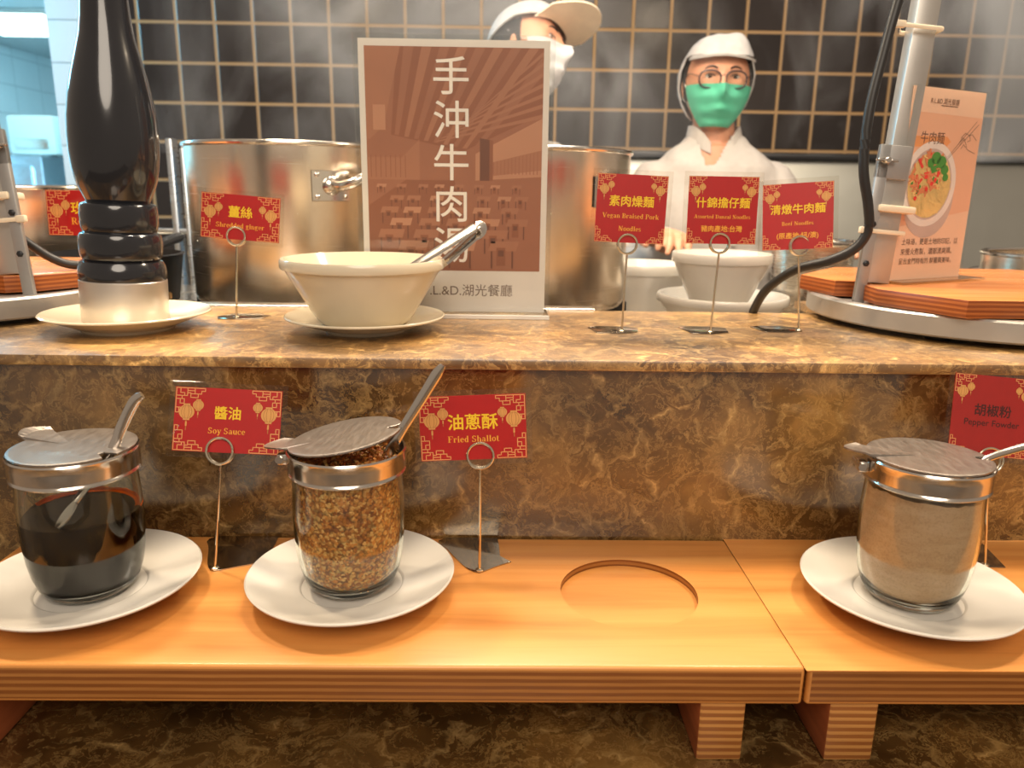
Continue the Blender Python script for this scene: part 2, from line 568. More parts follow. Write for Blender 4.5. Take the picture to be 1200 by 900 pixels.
def lathe(bm, prof, c=(0, 0, 0), n=64, mi=0, M=None, closed=False, mats=None):
    """prof: list of (r, z); r == 0 closes to a pole"""
    c = Vector(c)
    rings, allv = [], []
    for r, z in prof:
        if r <= 1e-7:
            v = [bm.verts.new(c + Vector((0, 0, z)))]
        else:
            v = [bm.verts.new(c + Vector((r * cos(2 * pi * i / n), r * sin(2 * pi * i / n), z))) for i in range(n)]
        rings.append(v)
        allv += v
    pairs = list(zip(rings, rings[1:])) + ([(rings[-1], rings[0])] if closed else [])
    for k, (a, b) in enumerate(pairs):
        for i in range(n):
            j = (i + 1) % n
            if len(a) == 1 and len(b) == 1:
                continue
            if len(a) == 1:
                f = bm.faces.new((a[0], b[j], b[i]))
            elif len(b) == 1:
                f = bm.faces.new((a[i], a[j], b[0]))
            else:
                f = bm.faces.new((a[i], a[j], b[j], b[i]))
            f.material_index = mats[k] if mats else mi
    if M is not None:
        bmesh.ops.transform(bm, matrix=M, verts=allv)
    return allv


def smooth_path(pts, sub=6):
    P = [Vector(p) for p in pts]
    out = []
    for i in range(len(P) - 1):
        p0, p1, p2, p3 = P[max(i - 1, 0)], P[i], P[i + 1], P[min(i + 2, len(P) - 1)]
        for k in range(sub):
            t = k / sub
            out.append(0.5 * ((2 * p1) + (p2 - p0) * t + (2 * p0 - 5 * p1 + 4 * p2 - p3) * t * t + (3 * p1 - p0 - 3 * p2 + p3) * t ** 3))
    out.append(P[-1])
    return out


def lerp_list(vals, n):
    out = []
    for i in range(n):
        t = i / (n - 1) * (len(vals) - 1)
        k = min(int(t), len(vals) - 2)
        out.append(vals[k] + (vals[k + 1] - vals[k]) * (t - k))
    return out


def tube(bm, pts, rx, ry=None, n=10, mi=0, upv=(0, 0, 1), closed=False, caps=True):
    """sweep an ellipse (rx across, ry along the local up) through pts; radii may be lists"""
    P = [Vector(p) for p in pts]
    m = len(P)
    rx = rx if isinstance(rx, (list, tuple)) else [rx] * m
    ry = rx if ry is None else (ry if isinstance(ry, (list, tuple)) else [ry] * m)
    rx = lerp_list(rx, m) if len(rx) != m else rx
    ry = lerp_list(ry, m) if len(ry) != m else ry
    upv = Vector(upv)
    rings = []
    for i in range(m):
        if closed:
            d = P[(i + 1) % m] - P[i - 1]
        else:
            d = P[min(i + 1, m - 1)] - P[max(i - 1, 0)]
        d.normalize()
        s = d.cross(upv)
        if s.length < 1e-4:
            s = d.cross(Vector((1, 0, 0)))
        s.normalize()
        u = s.cross(d)
        rings.append([bm.verts.new(P[i] + s * rx[i] * cos(2 * pi * k / n) + u * ry[i] * sin(2 * pi * k / n)) for k in range(n)])
    pr = list(zip(rings, rings[1:])) + ([(rings[-1], rings[0])] if closed else [])
    for a, b in pr:
        for k in range(n):
            f = bm.faces.new((a[k], a[(k + 1) % n], b[(k + 1) % n], b[k]))
            f.material_index = mi
    if caps and not closed:
        bm.faces.new(rings[0][::-1]).material_index = mi
        bm.faces.new(rings[-1]).material_index = mi
    return [v for r in rings for v in r]


def torus(bm, c, R, r, ax=(0, 1, 0), n=40, k=10, mi=0, squash=1.0, M=None):
    q = Vector(ax).to_track_quat('Z', 'Y')
    pts = [Vector((R * cos(2 * pi * i / n), R * sin(2 * pi * i / n), 0)) for i in range(n)]
    pts = [Vector(c) + q @ p for p in pts]
    vs = tube(bm, pts, r, r * squash, n=k, mi=mi, upv=Vector(ax), closed=True)
    if M is not None:
        bmesh.ops.transform(bm, matrix=M, verts=vs)
    return vs


def quad(bm, a, b, c, d, mi=0):
    f = bm.faces.new([bm.verts.new(p) for p in (a, b, c, d)])
    f.material_index = mi
    return f


def flat_poly(bm, pts, y, mi=0):
    """a printed patch in the x-z plane at depth y (local), facing -y"""
    f = bm.faces.new([bm.verts.new((p[0], y, p[1])) for p in pts])
    f.normal_update()
    if f.normal.y > 0:
        f.normal_flip()
    f.material_index = mi
    return f


def raw_obj(name, bm, mats, parent):
    """local-space child, flat print: no normal recalculation"""
    me = bpy.data.meshes.new(name)
    bm.to_mesh(me)
    bm.free()
    for m in (mats if isinstance(mats, (list, tuple)) else [mats]):
        me.materials.append(m)
    return link(name, me, parent)


# ------------------------------------------------------------------ lettering
WORK = bpy.data.scenes.new('workshop')


def evaluated(o):
    WORK.collection.objects.link(o)
    with bpy.context.temp_override(scene=WORK, view_layer=WORK.view_layers[0]):
        dg = bpy.context.evaluated_depsgraph_get()
        me = bpy.data.meshes.new_from_object(o.evaluated_get(dg))
    bpy.data.objects.remove(o)
    return me


def glyph_mesh(body):
    c = bpy.data.curves.new('lettering', 'FONT')
    c.body = body
    c.resolution_u = 4
    me = evaluated(bpy.data.objects.new('lettering_source', c))
    bpy.data.curves.remove(c)
    return me


def add_text(bm, body, cx, cz, y, width=None, height=None, bold=0.0, mi=0, slant=0.0, left=None):
    """letters as flat polygons in the x-z plane, centred on (cx, cz), fitted to a width or a height"""
    me = glyph_mesh(body)
    xs = [v.co.x for v in me.vertices]
    ys = [v.co.y for v in me.vertices]
    x0, x1, y0, y1 = min(xs), max(xs), min(ys), max(ys)
    s = width / (x1 - x0) if width else height / (y1 - y0)
    mx, my = (x0 + x1) / 2, (y0 + y1) / 2
    if left is not None:
        cx = left + (x1 - x0) * s / 2
    shifts = [(0, 0)] if bold <= 0 else [(bold * cos(k * pi / 3), bold * sin(k * pi / 3)) for k in range(6)]
    for lay, (sx_, sy_) in enumerate(shifts):
        vs = [bm.verts.new((cx + (v.co.x - mx + sx_) * s, y - lay * .00001, cz + (v.co.y - my + sy_) * s)) for v in me.vertices]
        for p in me.polygons:
            try:
                f = bm.faces.new([vs[i] for i in p.vertices])
            except ValueError:
                continue
            f.normal_update()
            if f.normal.y > 0:
                f.normal_flip()
            f.material_index = mi
    bpy.data.meshes.remove(me)


# bold serif letters drawn from strokes (x height .46, cap height .68)
def serif_letter(ch):
    P = []

    def V(x, y0, y1, w=0.13):
        P.append([(x - w / 2, y0), (x + w / 2, y0), (x + w / 2, y1), (x - w / 2, y1)])

    def H(x0, x1, y, t=0.045):
        P.append([(x0, y), (x1, y), (x1, y + t), (x0, y + t)])

    def A(cx, cy, rx, ry, a0=0, a1=360, tx=0.12, ty=0.04):
        n = max(6, int(abs(a1 - a0) / 18))
        for i in range(n):
            a, b = rad(a0 + (a1 - a0) * i / n), rad(a0 + (a1 - a0) * (i + 1) / n)
            P.append([(cx + rx * cos(a), cy + ry * sin(a)), (cx + rx * cos(b), cy + ry * sin(b)),
                      (cx + (rx - tx) * cos(b), cy + (ry - ty) * sin(b)), (cx + (rx - tx) * cos(a), cy + (ry - ty) * sin(a))])

    def D(x0, y0, x1, y1, w=0.13):
        P.append([(x0 - w / 2, y0), (x0 + w / 2, y0), (x1 + w / 2, y1), (x1 - w / 2, y1)])

    adv = 0.52
    if ch == 'S':
        A(.26, .50, .2, .18, 20, 270); A(.26, .18, .22, .19, -160, 90); V(.43, .5, .66, .04); V(.06, .02, .2, .04); adv = .56
    elif ch == 'F':
        V(.17, 0, .68, .14); H(.04, .32, 0); H(.04, .56, .635); H(.2, .42, .34); V(.54, .5, .66, .04); adv = .6
    elif ch == 'V':
        D(.14, .68, .36, 0, .15); D(.58, .68, .37, 0, .06); H(.0, .28, .64); H(.46, .7, .64); adv = .7
    elif ch == 'B':
        V(.17, 0, .68, .14); A(.28, .51, .24, .17, -90, 90); A(.28, .18, .28, .19, -90, 90); H(.04, .28, 0); H(.04, .28, .635); H(.2, .3, .335); adv = .62
    elif ch == 'P':
        V(.17, 0, .68, .14); A(.28, .49, .28, .19, -90, 90); H(.04, .3, 0); H(.04, .28, .635); H(.2, .3, .3); adv = .6
    elif ch == 'N':
        V(.13, 0, .68, .06); D(.15, .68, .55, 0, .16); V(.57, 0, .68, .06); H(.02, .24, 0); H(.02, .2, .64); H(.46, .68, .64); adv = .72
    elif ch == 'A':
        D(.12, 0, .33, .68, .06); D(.56, 0, .35, .68, .15); H(.0, .24, 0); H(.42, .7, 0); H(.2, .5, .2); adv = .7
    elif ch == 'D':
        V(.17, 0, .68, .14); A(.26, .34, .38, .34, -90, 90); H(.04, .28, 0); H(.04, .28, .635); adv = .7
    elif ch == 'R':
        V(.17, 0, .68, .14); A(.28, .5, .27, .18, -90, 90); H(.04, .3, 0); H(.04, .28, .635); H(.2, .3, .32); D(.56, 0, .34, .34, .14); H(.5, .68, 0); adv = .68
    elif ch in 'hn':
        V(.12, 0, .68 if ch == 'h' else .46); A(.25, .28, .19, .18, 0, 165); V(.385, 0, .3); H(.02, .22, 0, .035); H(.29, .49, 0, .035); H(.02, .14, .645 if ch == 'h' else .425, .035)
    elif ch == 'r':
        V(.12, 0, .46); H(.02, .24, 0, .035); H(.02, .14, .425, .035); A(.26, .3, .14, .16, 40, 160, .06, .05); A(.33, .39, .06, .06, 0, 360, .06, .06); adv = .42
    elif ch == 'e':
        A(.23, .23, .2, .24, 0, 320); H(.08, .42, .23, .04); adv = .46
    elif ch == 'd':
        A(.22, .23, .19, .24, 30, 330); V(.36, 0, .68); H(.26, .36, .645, .035); H(.36, .48, 0, .035)
    elif ch == 'g':
        A(.2, .31, .16, .16); A(.23, -.06, .2, .11, 0, 360, .07, .04); D(.12, .02, .14, .17, .06); H(.32, .46, .41, .05); H(.12, .34, .02, .06); adv = .48
    elif ch == 'i':
        V(.14, 0, .46); H(.03, .26, 0, .035); H(.03, .14, .425, .035); A(.14, .6, .075, .075, 0, 360, .075, .075); adv = .29
    elif ch == 'l':
        V(.14, 0, .68); H(.03, .26, 0, .035); H(.03, .14, .645, .035); adv = .29
    elif ch == 'k':
        V(.12, 0, .68); H(.02, .23, 0, .035); H(.02, .12, .645, .035); D(.2, .2, .42, .44, .06); D(.44, 0, .26, .27, .14); H(.34, .52, 0, .035); H(.3, .5, .425, .035)
    elif ch == 'o':
        A(.24, .23, .21, .24); adv = .48
    elif ch == 'p':
        V(.12, -.2, .46); A(.26, .23, .2, .24, -150, 150); H(.02, .23, -.2, .035); H(.02, .12, .425, .035)
    elif ch == 'y':
        D(.1, .46, .27, .0, .13); D(.42, .46, .24, -.14, .05); H(.0, .22, .425, .035); H(.32, .5, .425, .035); A(.16, -.13, .08, .08, 0, 360, .08, .08); adv = .48
    elif ch == 'a':
        V(.33, .04, .34); A(.22, .33, .16, .14, 0, 170, .1, .04); A(.18, .13, .15, .13, 60, 360, .1, .04); H(.33, .46, 0, .05); adv = .48
    elif ch == 'u':
        V(.12, .14, .46); V(.39, 0, .46); A(.24, .17, .18, .18, 190, 350); H(.02, .12, .425, .035); H(.29, .39, .425, .035); H(.39, .5, 0, .035)
    elif ch == 'c':
        A(.23, .23, .2, .24, 45, 320); A(.35, .36, .06, .06, 0, 360, .06, .06); adv = .44
    elif ch == 't':
        V(.15, .06, .58); H(.02, .3, .42, .04); A(.24, .1, .14, .11, 180, 320, .08, .04); adv = .34
    elif ch == 's':
        A(.19, .34, .14, .13, 20, 270, .1, .05); A(.19, .12, .15, .13, -160, 90, .1, .05); adv = .38
    elif ch == 'z':
        H(.03, .38, .41, .05); H(.03, .38, 0, .05); D(.1, .02, .3, .44, .12); adv = .42
    elif ch == 'f':
        V(.14, 0, .5); A(.25, .52, .17, .17, 60, 180, .1, .05); H(.02, .3, .42, .04); H(.03, .26, 0, .035); adv = .34
    elif ch == ' ':
        adv = .26
    return P, adv


def add_serif(bm, body, cx, cz, y, width, mi=0, tall=1.0):
    polys, x = [], 0
    for ch in body:
        P, adv = serif_letter(ch)
        polys += [[(px + x, py) for px, py in p] for p in P]
        x += adv
    s = width / x
    for p in polys:
        flat_poly(bm, [(cx + (px - x / 2) * s, cz + (py - .24) * s * tall) for px, py in p], y, mi)


# ------------------------------------------------------------------ setting
bm = bm_new(); box(bm, (-1.12, 2.40, -0.93), (3.2, 2.5, 2.4)); structure(obj('wall_back', bm, TILE, smooth=False))
bm = bm_new(); box(bm, (-1.305, 2.395, -0.93), (-1.12, 2.5, 2.4)); structure(obj('wall_pillar', bm, WTILE, smooth=False))
bm = bm_new(); box(bm, (-3.65, 2.4, -0.93), (-3.55, 7.6, 1.262)); structure(obj('wall_left', bm, WTILEY, smooth=False))
bm = bm_new(); box(bm, (-3.65, 7.5, -0.93), (-0.9, 7.6, 1.262)); structure(obj('wall_corridor', bm, WTILE, smooth=False))
bm = bm_new(); box(bm, (-1.22, 2.5, -0.93), (-1.12, 7.6, 1.262)); structure(obj('wall_right', bm, WTILEY, smooth=False))
bm = bm_new(); box(bm, (-4.2, -2.5, -1.0), (3.2, 8.0, -0.93)); structure(obj('floor', bm, FLOOR, smooth=False))
bm = bm_new(); box(bm, (-3.65, 2.52, 1.262), (-1.12, 7.6, 1.33)); structure(obj('ceiling', bm, CEIL, smooth=False))

# ceiling light panel of the corridor
m, nt, out = new_mat('lit_panel')
em = node(nt, 'ShaderNodeEmission', Strength=5.0)
em.inputs[0].default_value = (0.66, 1.0, 0.98, 1)
nt.links.new(em.outputs[0], out.inputs['Surface'])
PANEL = m
t = thing('ceiling_light', (-2.8, 5.05, 1.262), 'bright white light panel set in the ceiling of the blue-lit corridor', 'light')
bm = bm_new(); box(bm, (-3.25, 4.68, 1.236), (-2.55, 5.42, 1.262), 0.006); obj('frame', bm, ALU, t)
bm = bm_new(); box(bm, (-3.21, 4.72, 1.230), (-2.59, 5.38, 1.240)); obj('diffuser', bm, PANEL, t, smooth=False)

# wall-hung dispenser and steel cabinet far down the corridor
t = thing('storage_cabinet', (-2.95, 5.0, -0.93), 'pale steel cabinet standing in the blue-lit corridor at far left', 'cabinet')
bm = bm_new(); box(bm, (-3.5, 4.9, -0.93), (-2.80, 5.5, 0.48), 0.02); obj('body', bm, BLUESTEEL, t)
bm = bm_new(); box(bm, (-3.45, 4.87, -0.80), (-2.86, 4.9, 0.42), 0.012); d = obj('door', bm, BLUESTEEL, t)
bm = bm_new(); tube(bm, [(-2.91, 4.87, 0.0), (-2.91, 4.84, 0.02), (-2.91, 4.84, 0.22), (-2.91, 4.87, 0.24)], 0.01); obj('handle', bm, DARKIRON, d)
t = thing('wall_dispenser', (-2.86, 5.2, 0.60), 'white box dispenser above the pale cabinet in the corridor', 'dispenser')
bm = bm_new(); box(bm, (-3.05, 5.0, 0.485), (-2.76, 5.3, 0.72), 0.02); obj('casing', bm, PORC, t)
bm = bm_new(); box(bm, (-3.0, 4.985, 0.52), (-2.8, 5.0, 0.58), 0.004); obj('tray_slot', bm, STEEL, t)

# ------------------------------------------------------------------ marble serving counter
t = thing('serving_counter', (0, 0.66, -0.93), 'long brown veined marble serving counter with a raised back ledge', 'counter')
bm = bm_new(); prism(bm, [(-1.4, .644), (1.5, .644), (1.5, 1.04), (.40, 1.04), (.40, .925), (-.45, .925), (-.45, 1.055), (-1.4, 1.055)], 0.160, 0.170, bev=0.0022); obj('countertop', bm, MARBLE_TOP_LIT, t)
bm = bm_new(); box(bm, (-1.4, 0.653, -0.076), (1.5, 0.90, 0.160)); obj('riser', bm, MARBLE, t)
bm = bm_new(); box(bm, (-1.4, 0.10, -0.106), (1.5, 0.653, -0.076), 0.002); obj('lower_shelf', bm, MARBLE, t)
bm = bm_new(); box(bm, (-1.4, 0.16, -0.93), (1.5, 0.90, -0.106)); obj('front_panel', bm, MARBLE, t)
bm = bm_new(); box(bm, (-0.445, 0.926, 0.150), (0.115, 0.950, 0.1725), 0.003, 3)
tube(bm, [(-0.266, 0.9245, 0.163), (-0.266, 0.9225, 0.163)], 0.003)
obj('steel_trim', bm, STEEL, t)

# stove and lower steel worktop behind the marble
t = thing('steel_stove', (-0.2, 1.2, -0.93), 'low steel stove top carrying the stock pots behind the marble ledge', 'stove')
bm = bm_new(); box(bm, (-0.95, 0.955, -0.93), (0.185, 1.42, 0.135), 0.006); obj('body', bm, STEEL, t)
for x in (-0.308, 0.040):
    bm = bm_new()
    for k in range(6):
        a = k * pi / 3
        box(bm, (0.03, -0.008, 0.135), (0.15, 0.008, 0.150), 0.002, M=Matrix.Translation((x, 1.165, 0)) @ Matrix.Rotation(a, 4, 'Z'))
    torus(bm, (x, 1.165, 0.143), 0.09, 0.007, (0, 0, 1))
    obj('pot_support', bm, DARKIRON, t)
t = thing('steel_worktop', (0.6, 1.15, -0.93), 'steel kitchen worktop holding the stacked white bowls', 'worktop')
bm = bm_new(); box(bm, (0.20, 0.935, 0.055), (1.5, 1.42, 0.085), 0.004); obj('top', bm, STEEL, t)
bm = bm_new(); box(bm, (0.22, 0.96, -0.93), (1.48, 1.40, 0.055)); obj('cabinet_body', bm, STEELWALL, t, smooth=False)
t = thing('back_cooking_range', (1.5, 2.2, -0.93), 'grey steel range along the black tiled wall behind the masked cook', 'stove')
bm = bm_new(); box(bm, (0.28, 2.18, -0.93), (2.6, 2.39, 0.408), 0.01); obj('body', bm, STEELWALL, t)
bm = bm_new(); box(bm, (0.27, 2.16, 0.400), (2.61, 2.39, 0.420), 0.006); obj('top_rail', bm, DARKIRON, t)


# ------------------------------------------------------------------ plywood stands
def plywood_stand(x0, x1, recess, legs, label):
    y0, y1, z0, z1 = 0.4545, 0.6515, -0.029, 0.0
    t = thing('plywood_stand', ((x0 + x1) / 2, (y0 + y1) / 2, -0.076), label, 'stand', 'plywood condiment stands')
    bm = bm_new()
    n = 72
    top_rect = [bm.verts.new((x, y, z1)) for x, y in ((x0, y0), (x1, y0), (x1, y1), (x0, y1))]
    es = [bm.edges.new((top_rect[i], top_rect[(i + 1) % 4])) for i in range(4)]
    if recess:
        cx, cy, r, dep = recess
        ring = [bm.verts.new((cx + r * cos(2 * pi * i / n), cy + r * sin(2 * pi * i / n), z1)) for i in range(n)]
        low = [bm.verts.new((cx + r * cos(2 * pi * i / n), cy + r * sin(2 * pi * i / n), z1 - dep)) for i in range(n)]
        es += [bm.edges.new((ring[i], ring[(i + 1) % n])) for i in range(n)]
        for i in range(n):
            f = bm.faces.new((ring[i], ring[(i + 1) % n], low[(i + 1) % n], low[i]))
            f.material_index = 1
        bm.faces.new(low)
    bmesh.ops.triangle_fill(bm, edges=es, use_beauty=True)
    bot = [bm.verts.new((v.co.x, v.co.y, z0)) for v in top_rect]
    bm.faces.new(bot[::-1])
    for i in range(4):
        f = bm.faces.new((bot[i], bot[(i + 1) % 4], top_rect[(i + 1) % 4], top_rect[i]))
        f.material_index = 1
    outer = set(top_rect) | set(bot)
    ed = [e for e in bm.edges if e.verts[0] in outer and e.verts[1] in outer and len(e.link_faces) == 2 and abs(e.link_faces[0].normal.dot(e.link_faces[1].normal)) < 0.5]
    bm.normal_update()
    ed = [e for e in bm.edges if e.verts[0] in outer and e.verts[1] in outer and len(e.link_faces) == 2 and e.calc_face_angle(0) > 1]
    bmesh.ops.bevel(bm, geom=ed, offset=0.0028, segments=3, profile=0.5, affect='EDGES')
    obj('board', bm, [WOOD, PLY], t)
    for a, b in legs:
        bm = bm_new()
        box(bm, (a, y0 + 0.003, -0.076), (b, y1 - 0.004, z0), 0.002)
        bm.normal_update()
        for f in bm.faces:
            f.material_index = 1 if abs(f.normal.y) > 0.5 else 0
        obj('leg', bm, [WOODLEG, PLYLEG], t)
    return t


plywood_stand(-0.4235, 0.2088, (0.1045, 0.556, 0.0545, 0.0058), [(-0.386, -0.353), (0.1398, 0.1718)],
              'long plywood stand with an empty round recess, under the soy sauce and shallot jars')
plywood_stand(0.2106, 0.84, None, [(0.2298, 0.2640), (0.76, 0.794)],
              'honey plywood stand on the right carrying the pepper powder jar')


# ------------------------------------------------------------------ plates, jars
def plate(name, x, y, z, r, label, mat, foot=0.5, height=0.019, group=None):
    bm = bm_new()
    h = height
    prof = [(0, .0045), (r * foot * .93, .0045), (r * foot * .96, 0.0), (r * foot, 0.0), (r * foot * 1.04, .003), (r * .76, h * .52), (r * .95, h * .86), (r * .995, h - .0016), (r, h - .0004),
            (r * .985, h + .0006), (r * .93, h - .0012), (r * .76, h * .66), (r * .57, h * .46), (r * .515, h * .47), (r * .50, h * .45), (r * .485, h * .37), (r * .3, h * .36), (0, h * .36)]
    lathe(bm, prof, n=96)
    o = obj(name, bm, mat)
    o.location = (x, y, z)
    return tag(o, label, 'plate', group)


JAR_Z = 0.0078
SOYP, SHAP, PEPP = (-0.3155, 0.545), (-0.1155, 0.5535), (0.3210, 0.5405)
plate('saucer', *SOYP, 0, 0.0805, 'white saucer under the soy sauce jar', PORC, group='white saucers under the jars')
plate('saucer', *SHAP, 0, 0.0805, 'white saucer under the open jar of fried shallots', PORC, group='white saucers under the jars')
plate('saucer', *PEPP, 0, 0.0805, 'white saucer under the pepper powder jar', PORC, group='white saucers under the jars')

GL_PROF = [(0, 0.0), (.026, 0.0), (.0300, .0012), (.0332, .0045), (.0358, .0095), (.0388, .019), (.0408, .031), (.0419, .045), (.0423, .060), (.0420, .075), (.0413, .086), (.0410, .0985)]


IN_PROF = [(.0215, .0062), (.0300, .0075), (.0340, .0115), (.0366, .019), (.0386, .031), (.0397, .045), (.0401, .060), (.0398, .075), (.0390, .086), (.0390, .1000)]


def gl_r(z):
    """inner radius of the jar at height z"""
    for (r0, z0), (r1, z1) in zip(IN_PROF, IN_PROF[1:]):
        if z0 <= z <= z1:
            return r0 + (r1 - r0) * (z - z0) / (z1 - z0)
    return .039 if z > .09 else .0215


def jar(px, py, label, lid_open, hinge_az, lid_label=None):
    t = thing('condiment_jar', (px, py, JAR_Z), label, 'jar', 'lidded glass condiment jars')
    c = (px, py, JAR_Z)
    bm = bm_new()
    inner = [(.0390, .1015), (.0390, .086), (.0398, .075), (.0401, .060), (.0397, .045), (.0386, .031), (.0366, .019), (.0340, .0115), (.0300, .0075), (.022, .0062), (0, .0062)]
    lathe(bm, GL_PROF + [(.0410, .1015), (.0400, .1023)] + inner, c, 96)
    obj('glass_body', bm, JARGLASS, t)
    # collar: metal band with rolled top and bottom beads
    bm = bm_new()
    lathe(bm, [(.0416, .0950), (.0430, .0945), (.0441, .0957), (.0436, .0970), (.0431, .0976), (.0438, .0982), (.0440, .1060), (.0440, .1105), (.0445, .1118), (.0438, .1132), (.0426, .1124),
               (.0420, .1105), (.0416, .0980)], c, 80, closed=True)
    col = obj('collar', bm, CHROME, t)
    # hinge on the collar
    H = Matrix.Translation(c) @ Matrix.Rotation(hinge_az, 4, 'Z')
    bm = bm_new()
    box(bm, (.0434, -.0075, .1010), (.0510, .0075, .1095), .0012, M=H)
    v = tube(bm, [(.0490, -.0092, .1055), (.0490, .0092, .1055)], .0030)
    bmesh.ops.transform(bm, matrix=H, verts=v)
    obj('hinge', bm, CHROME, col)
    # lid with thumb tab beyond the hinge and a spoon notch opposite
    bm = bm_new()
    n = 96
    rl = .0430
    rim = []
    for i in range(n):
        a = 2 * pi * i / n
        r = rl
        da = (a + pi) % (2 * pi) - pi          # 0 = hinge side
        do = abs(((a - pi) + pi) % (2 * pi) - pi)
        if do < .085:
            r = rl - .010
        x, y = r * cos(a), r * sin(a)
        if abs(da) < .20:
            x = .049 + .0125 * cos(da / .20 * pi / 2) * (1 if abs(da) < .17 else .6)
            y = .0125 * (da / .20)
            zz = .0035 if lid_open < .01 else .002
            x0 = x
        else:
            zz = 0
        rim.append((x, y, zz))
    top_c = (0, 0, .0009)
    mid = [(min(1, rl / math.hypot(x, y)) * x * .955, min(1, rl / math.hypot(x, y)) * y * .955, .0009) for x, y, z in rim]
    LT = H @ Matrix.Translation((.0455, 0, .1142)) @ Matrix.Rotation(lid_open, 4, 'Y') @ Matrix.Translation((-.0455, 0, 0))
    V0 = bm.verts.new(top_c)
    Vm = [bm.verts.new(p) for p in mid]
    Vr = [bm.verts.new((p[0], p[1], p[2] + .0006)) for p in rim]
    Vb = [bm.verts.new((p[0], p[1], p[2] - .0006)) for p in rim]
    Vc = bm.verts.new((0, 0, .0004))
    for i in range(n):
        j = (i + 1) % n
        bm.faces.new((V0, Vm[i], Vm[j]))
        bm.faces.new((Vm[i], Vr[i], Vr[j], Vm[j]))
        bm.faces.new((Vr[i], Vb[i], Vb[j], Vr[j]))
        bm.faces.new((Vb[i], Vc, Vb[j]))
    bmesh.ops.transform(bm, matrix=LT, verts=bm.verts)
    l = obj('lid', bm, LIDSTEEL, t, smooth=False)
    if lid_label:
        l['label'] = lid_label
    return t


jar(*SOYP, 'glass jar half full of black soy sauce, closed steel lid, on the left saucer', 0.0, rad(150))
jar(*SHAP, 'glass jar of fried shallots with its steel lid propped open', rad(9.5), rad(182), 'steel lid tilted open')
jar(*PEPP, 'glass jar of beige pepper powder with a closed steel lid', 0.0, rad(172))


def fill(name, px, py, z0, z1, mat, label, cat, gap=.0004, lump=0.0, mats=None, edge=None):
    bm = bm_new()
    prof = [(0, z0)]
    k = 22
    for i in range(k + 1):
        z = z0 + (z1 - z0) * i / k
        r = gl_r(z) - gap
        prof.append((r, z))
    top = z1
    mt = [0] * (len(prof) - 1)
    if edge:
        r_ = prof[-1][0]
        prof += [(r_, top + .0036), (r_ - .0006, top + .0036), (r_ - .0010, top + .0004), (r_ - .0040, top)]
        mt += [1, 1, 1, 1]
    for f in (.8, .6, .4, .2):
        prof.append(((prof[k + 1][0] - .004) * f, top))
        mt.append(0)
    prof.append((0, top))
    mt.append(0)
    lathe(bm, prof, (px, py, JAR_Z), 80, mats=mt)
    if edge:
        for f in bm.faces:
            c_ = f.calc_center_median()
            if f.material_index == 1 and c_.y - py < .006 + .010 * noise.noise(c_ * 90):
                f.material_index = 0
        for v in bm.verts:
            if v.co.z > JAR_Z + top:
                k_ = min(1, max(0, (v.co.y - py + .004) / .022)) * (.75 + .5 * noise.noise(v.co * 120))
                v.co.z = JAR_Z + top + (v.co.z - JAR_Z - top) * k_
    if lump:
        for v in bm.verts:
            if v.co.z > JAR_Z + z1 - .0004:
                v.co.z += lump * (noise.noise(v.co * 160) + .6 * noise.noise(v.co * 420))
    o = obj(name, bm, mats or mat)
    rebase(o, (px, py, JAR_Z + z0))
    return tag(o, label, cat, kind='stuff')


fill('soy_sauce', *SOYP, .0063, .0640, SOY, 'black soy sauce filling two thirds of the left glass jar', 'sauce', mats=[SOY, SOYEDGE], edge=True, gap=-.0003)


def shallot_mat():
    m, nt, out = new_mat('fried_shallot_flakes')
    L = nt.links.new
    b = principled(nt, out, rough=0.45)
    tc = node(nt, 'ShaderNodeTexCoord')
    nz = node(nt, 'ShaderNodeTexNoise', Scale=220.0, Detail=2.0)
    L(tc.outputs['Object'], nz.inputs['Vector'])
    sc = node(nt, 'ShaderNodeVectorMath', operation='SCALE')
    sc.inputs['Scale'].default_value = .004
    L(nz.outputs['Color'], sc.inputs[0])
    ad = node(nt, 'ShaderNodeVectorMath', operation='ADD')
    L(tc.outputs['Object'], ad.inputs[0])
    L(sc.outputs[0], ad.inputs[1])
    v = node(nt, 'ShaderNodeTexVoronoi', Scale=330.0)
    L(ad.outputs[0], v.inputs['Vector'])
    sep = node(nt, 'ShaderNodeSeparateColor')
    L(v.outputs['Color'], sep.inputs[0])
    r = ramp(nt, [(0.0, lin(164, 92, 34)), (0.35, lin(214, 138, 58)), (0.7, lin(238, 174, 92)), (1.0, lin(246, 204, 130))])
    L(sep.outputs[0], r.inputs[0])
    e = ramp(nt, [(0.0, (1, 1, 1, 1)), (0.45, (.85, .8, .75, 1)), (0.8, (.25, .18, .12, 1))])
    L(v.outputs['Distance'], e.inputs[0])
    mm = node(nt, 'ShaderNodeMix', data_type='RGBA', blend_type='MULTIPLY')
    mm.inputs['Factor'].default_value = .85
    L(r.outputs[0], mm.inputs['A'])
    L(e.outputs[0], mm.inputs['B'])
    L(mm.outputs['Result'], b.inputs['Base Color'])
    bp = node(nt, 'ShaderNodeBump', Strength=.9, Distance=.0015)
    bp.invert = True
    L(v.outputs['Distance'], bp.inputs['Height'])
    L(bp.outputs[0], b.inputs['Normal'])
    return m


SHALLOT = shallot_mat()
FLAKES = [plain('shallot_flake_dark', lin(172, 96, 34), 0.5), plain('shallot_flake_mid', lin(224, 146, 64), 0.5), plain('shallot_flake_light', lin(244, 192, 114), 0.5)]
sh = fill('fried_shallots', *SHAP, .0066, .098, SHALLOT, 'golden brown fried shallot flakes filling the open jar', 'shallots', gap=.0016, lump=.0025, mats=[SHALLOT] + FLAKES)
bm = bm_new()
bm.from_mesh(sh.data)
random.seed(3)


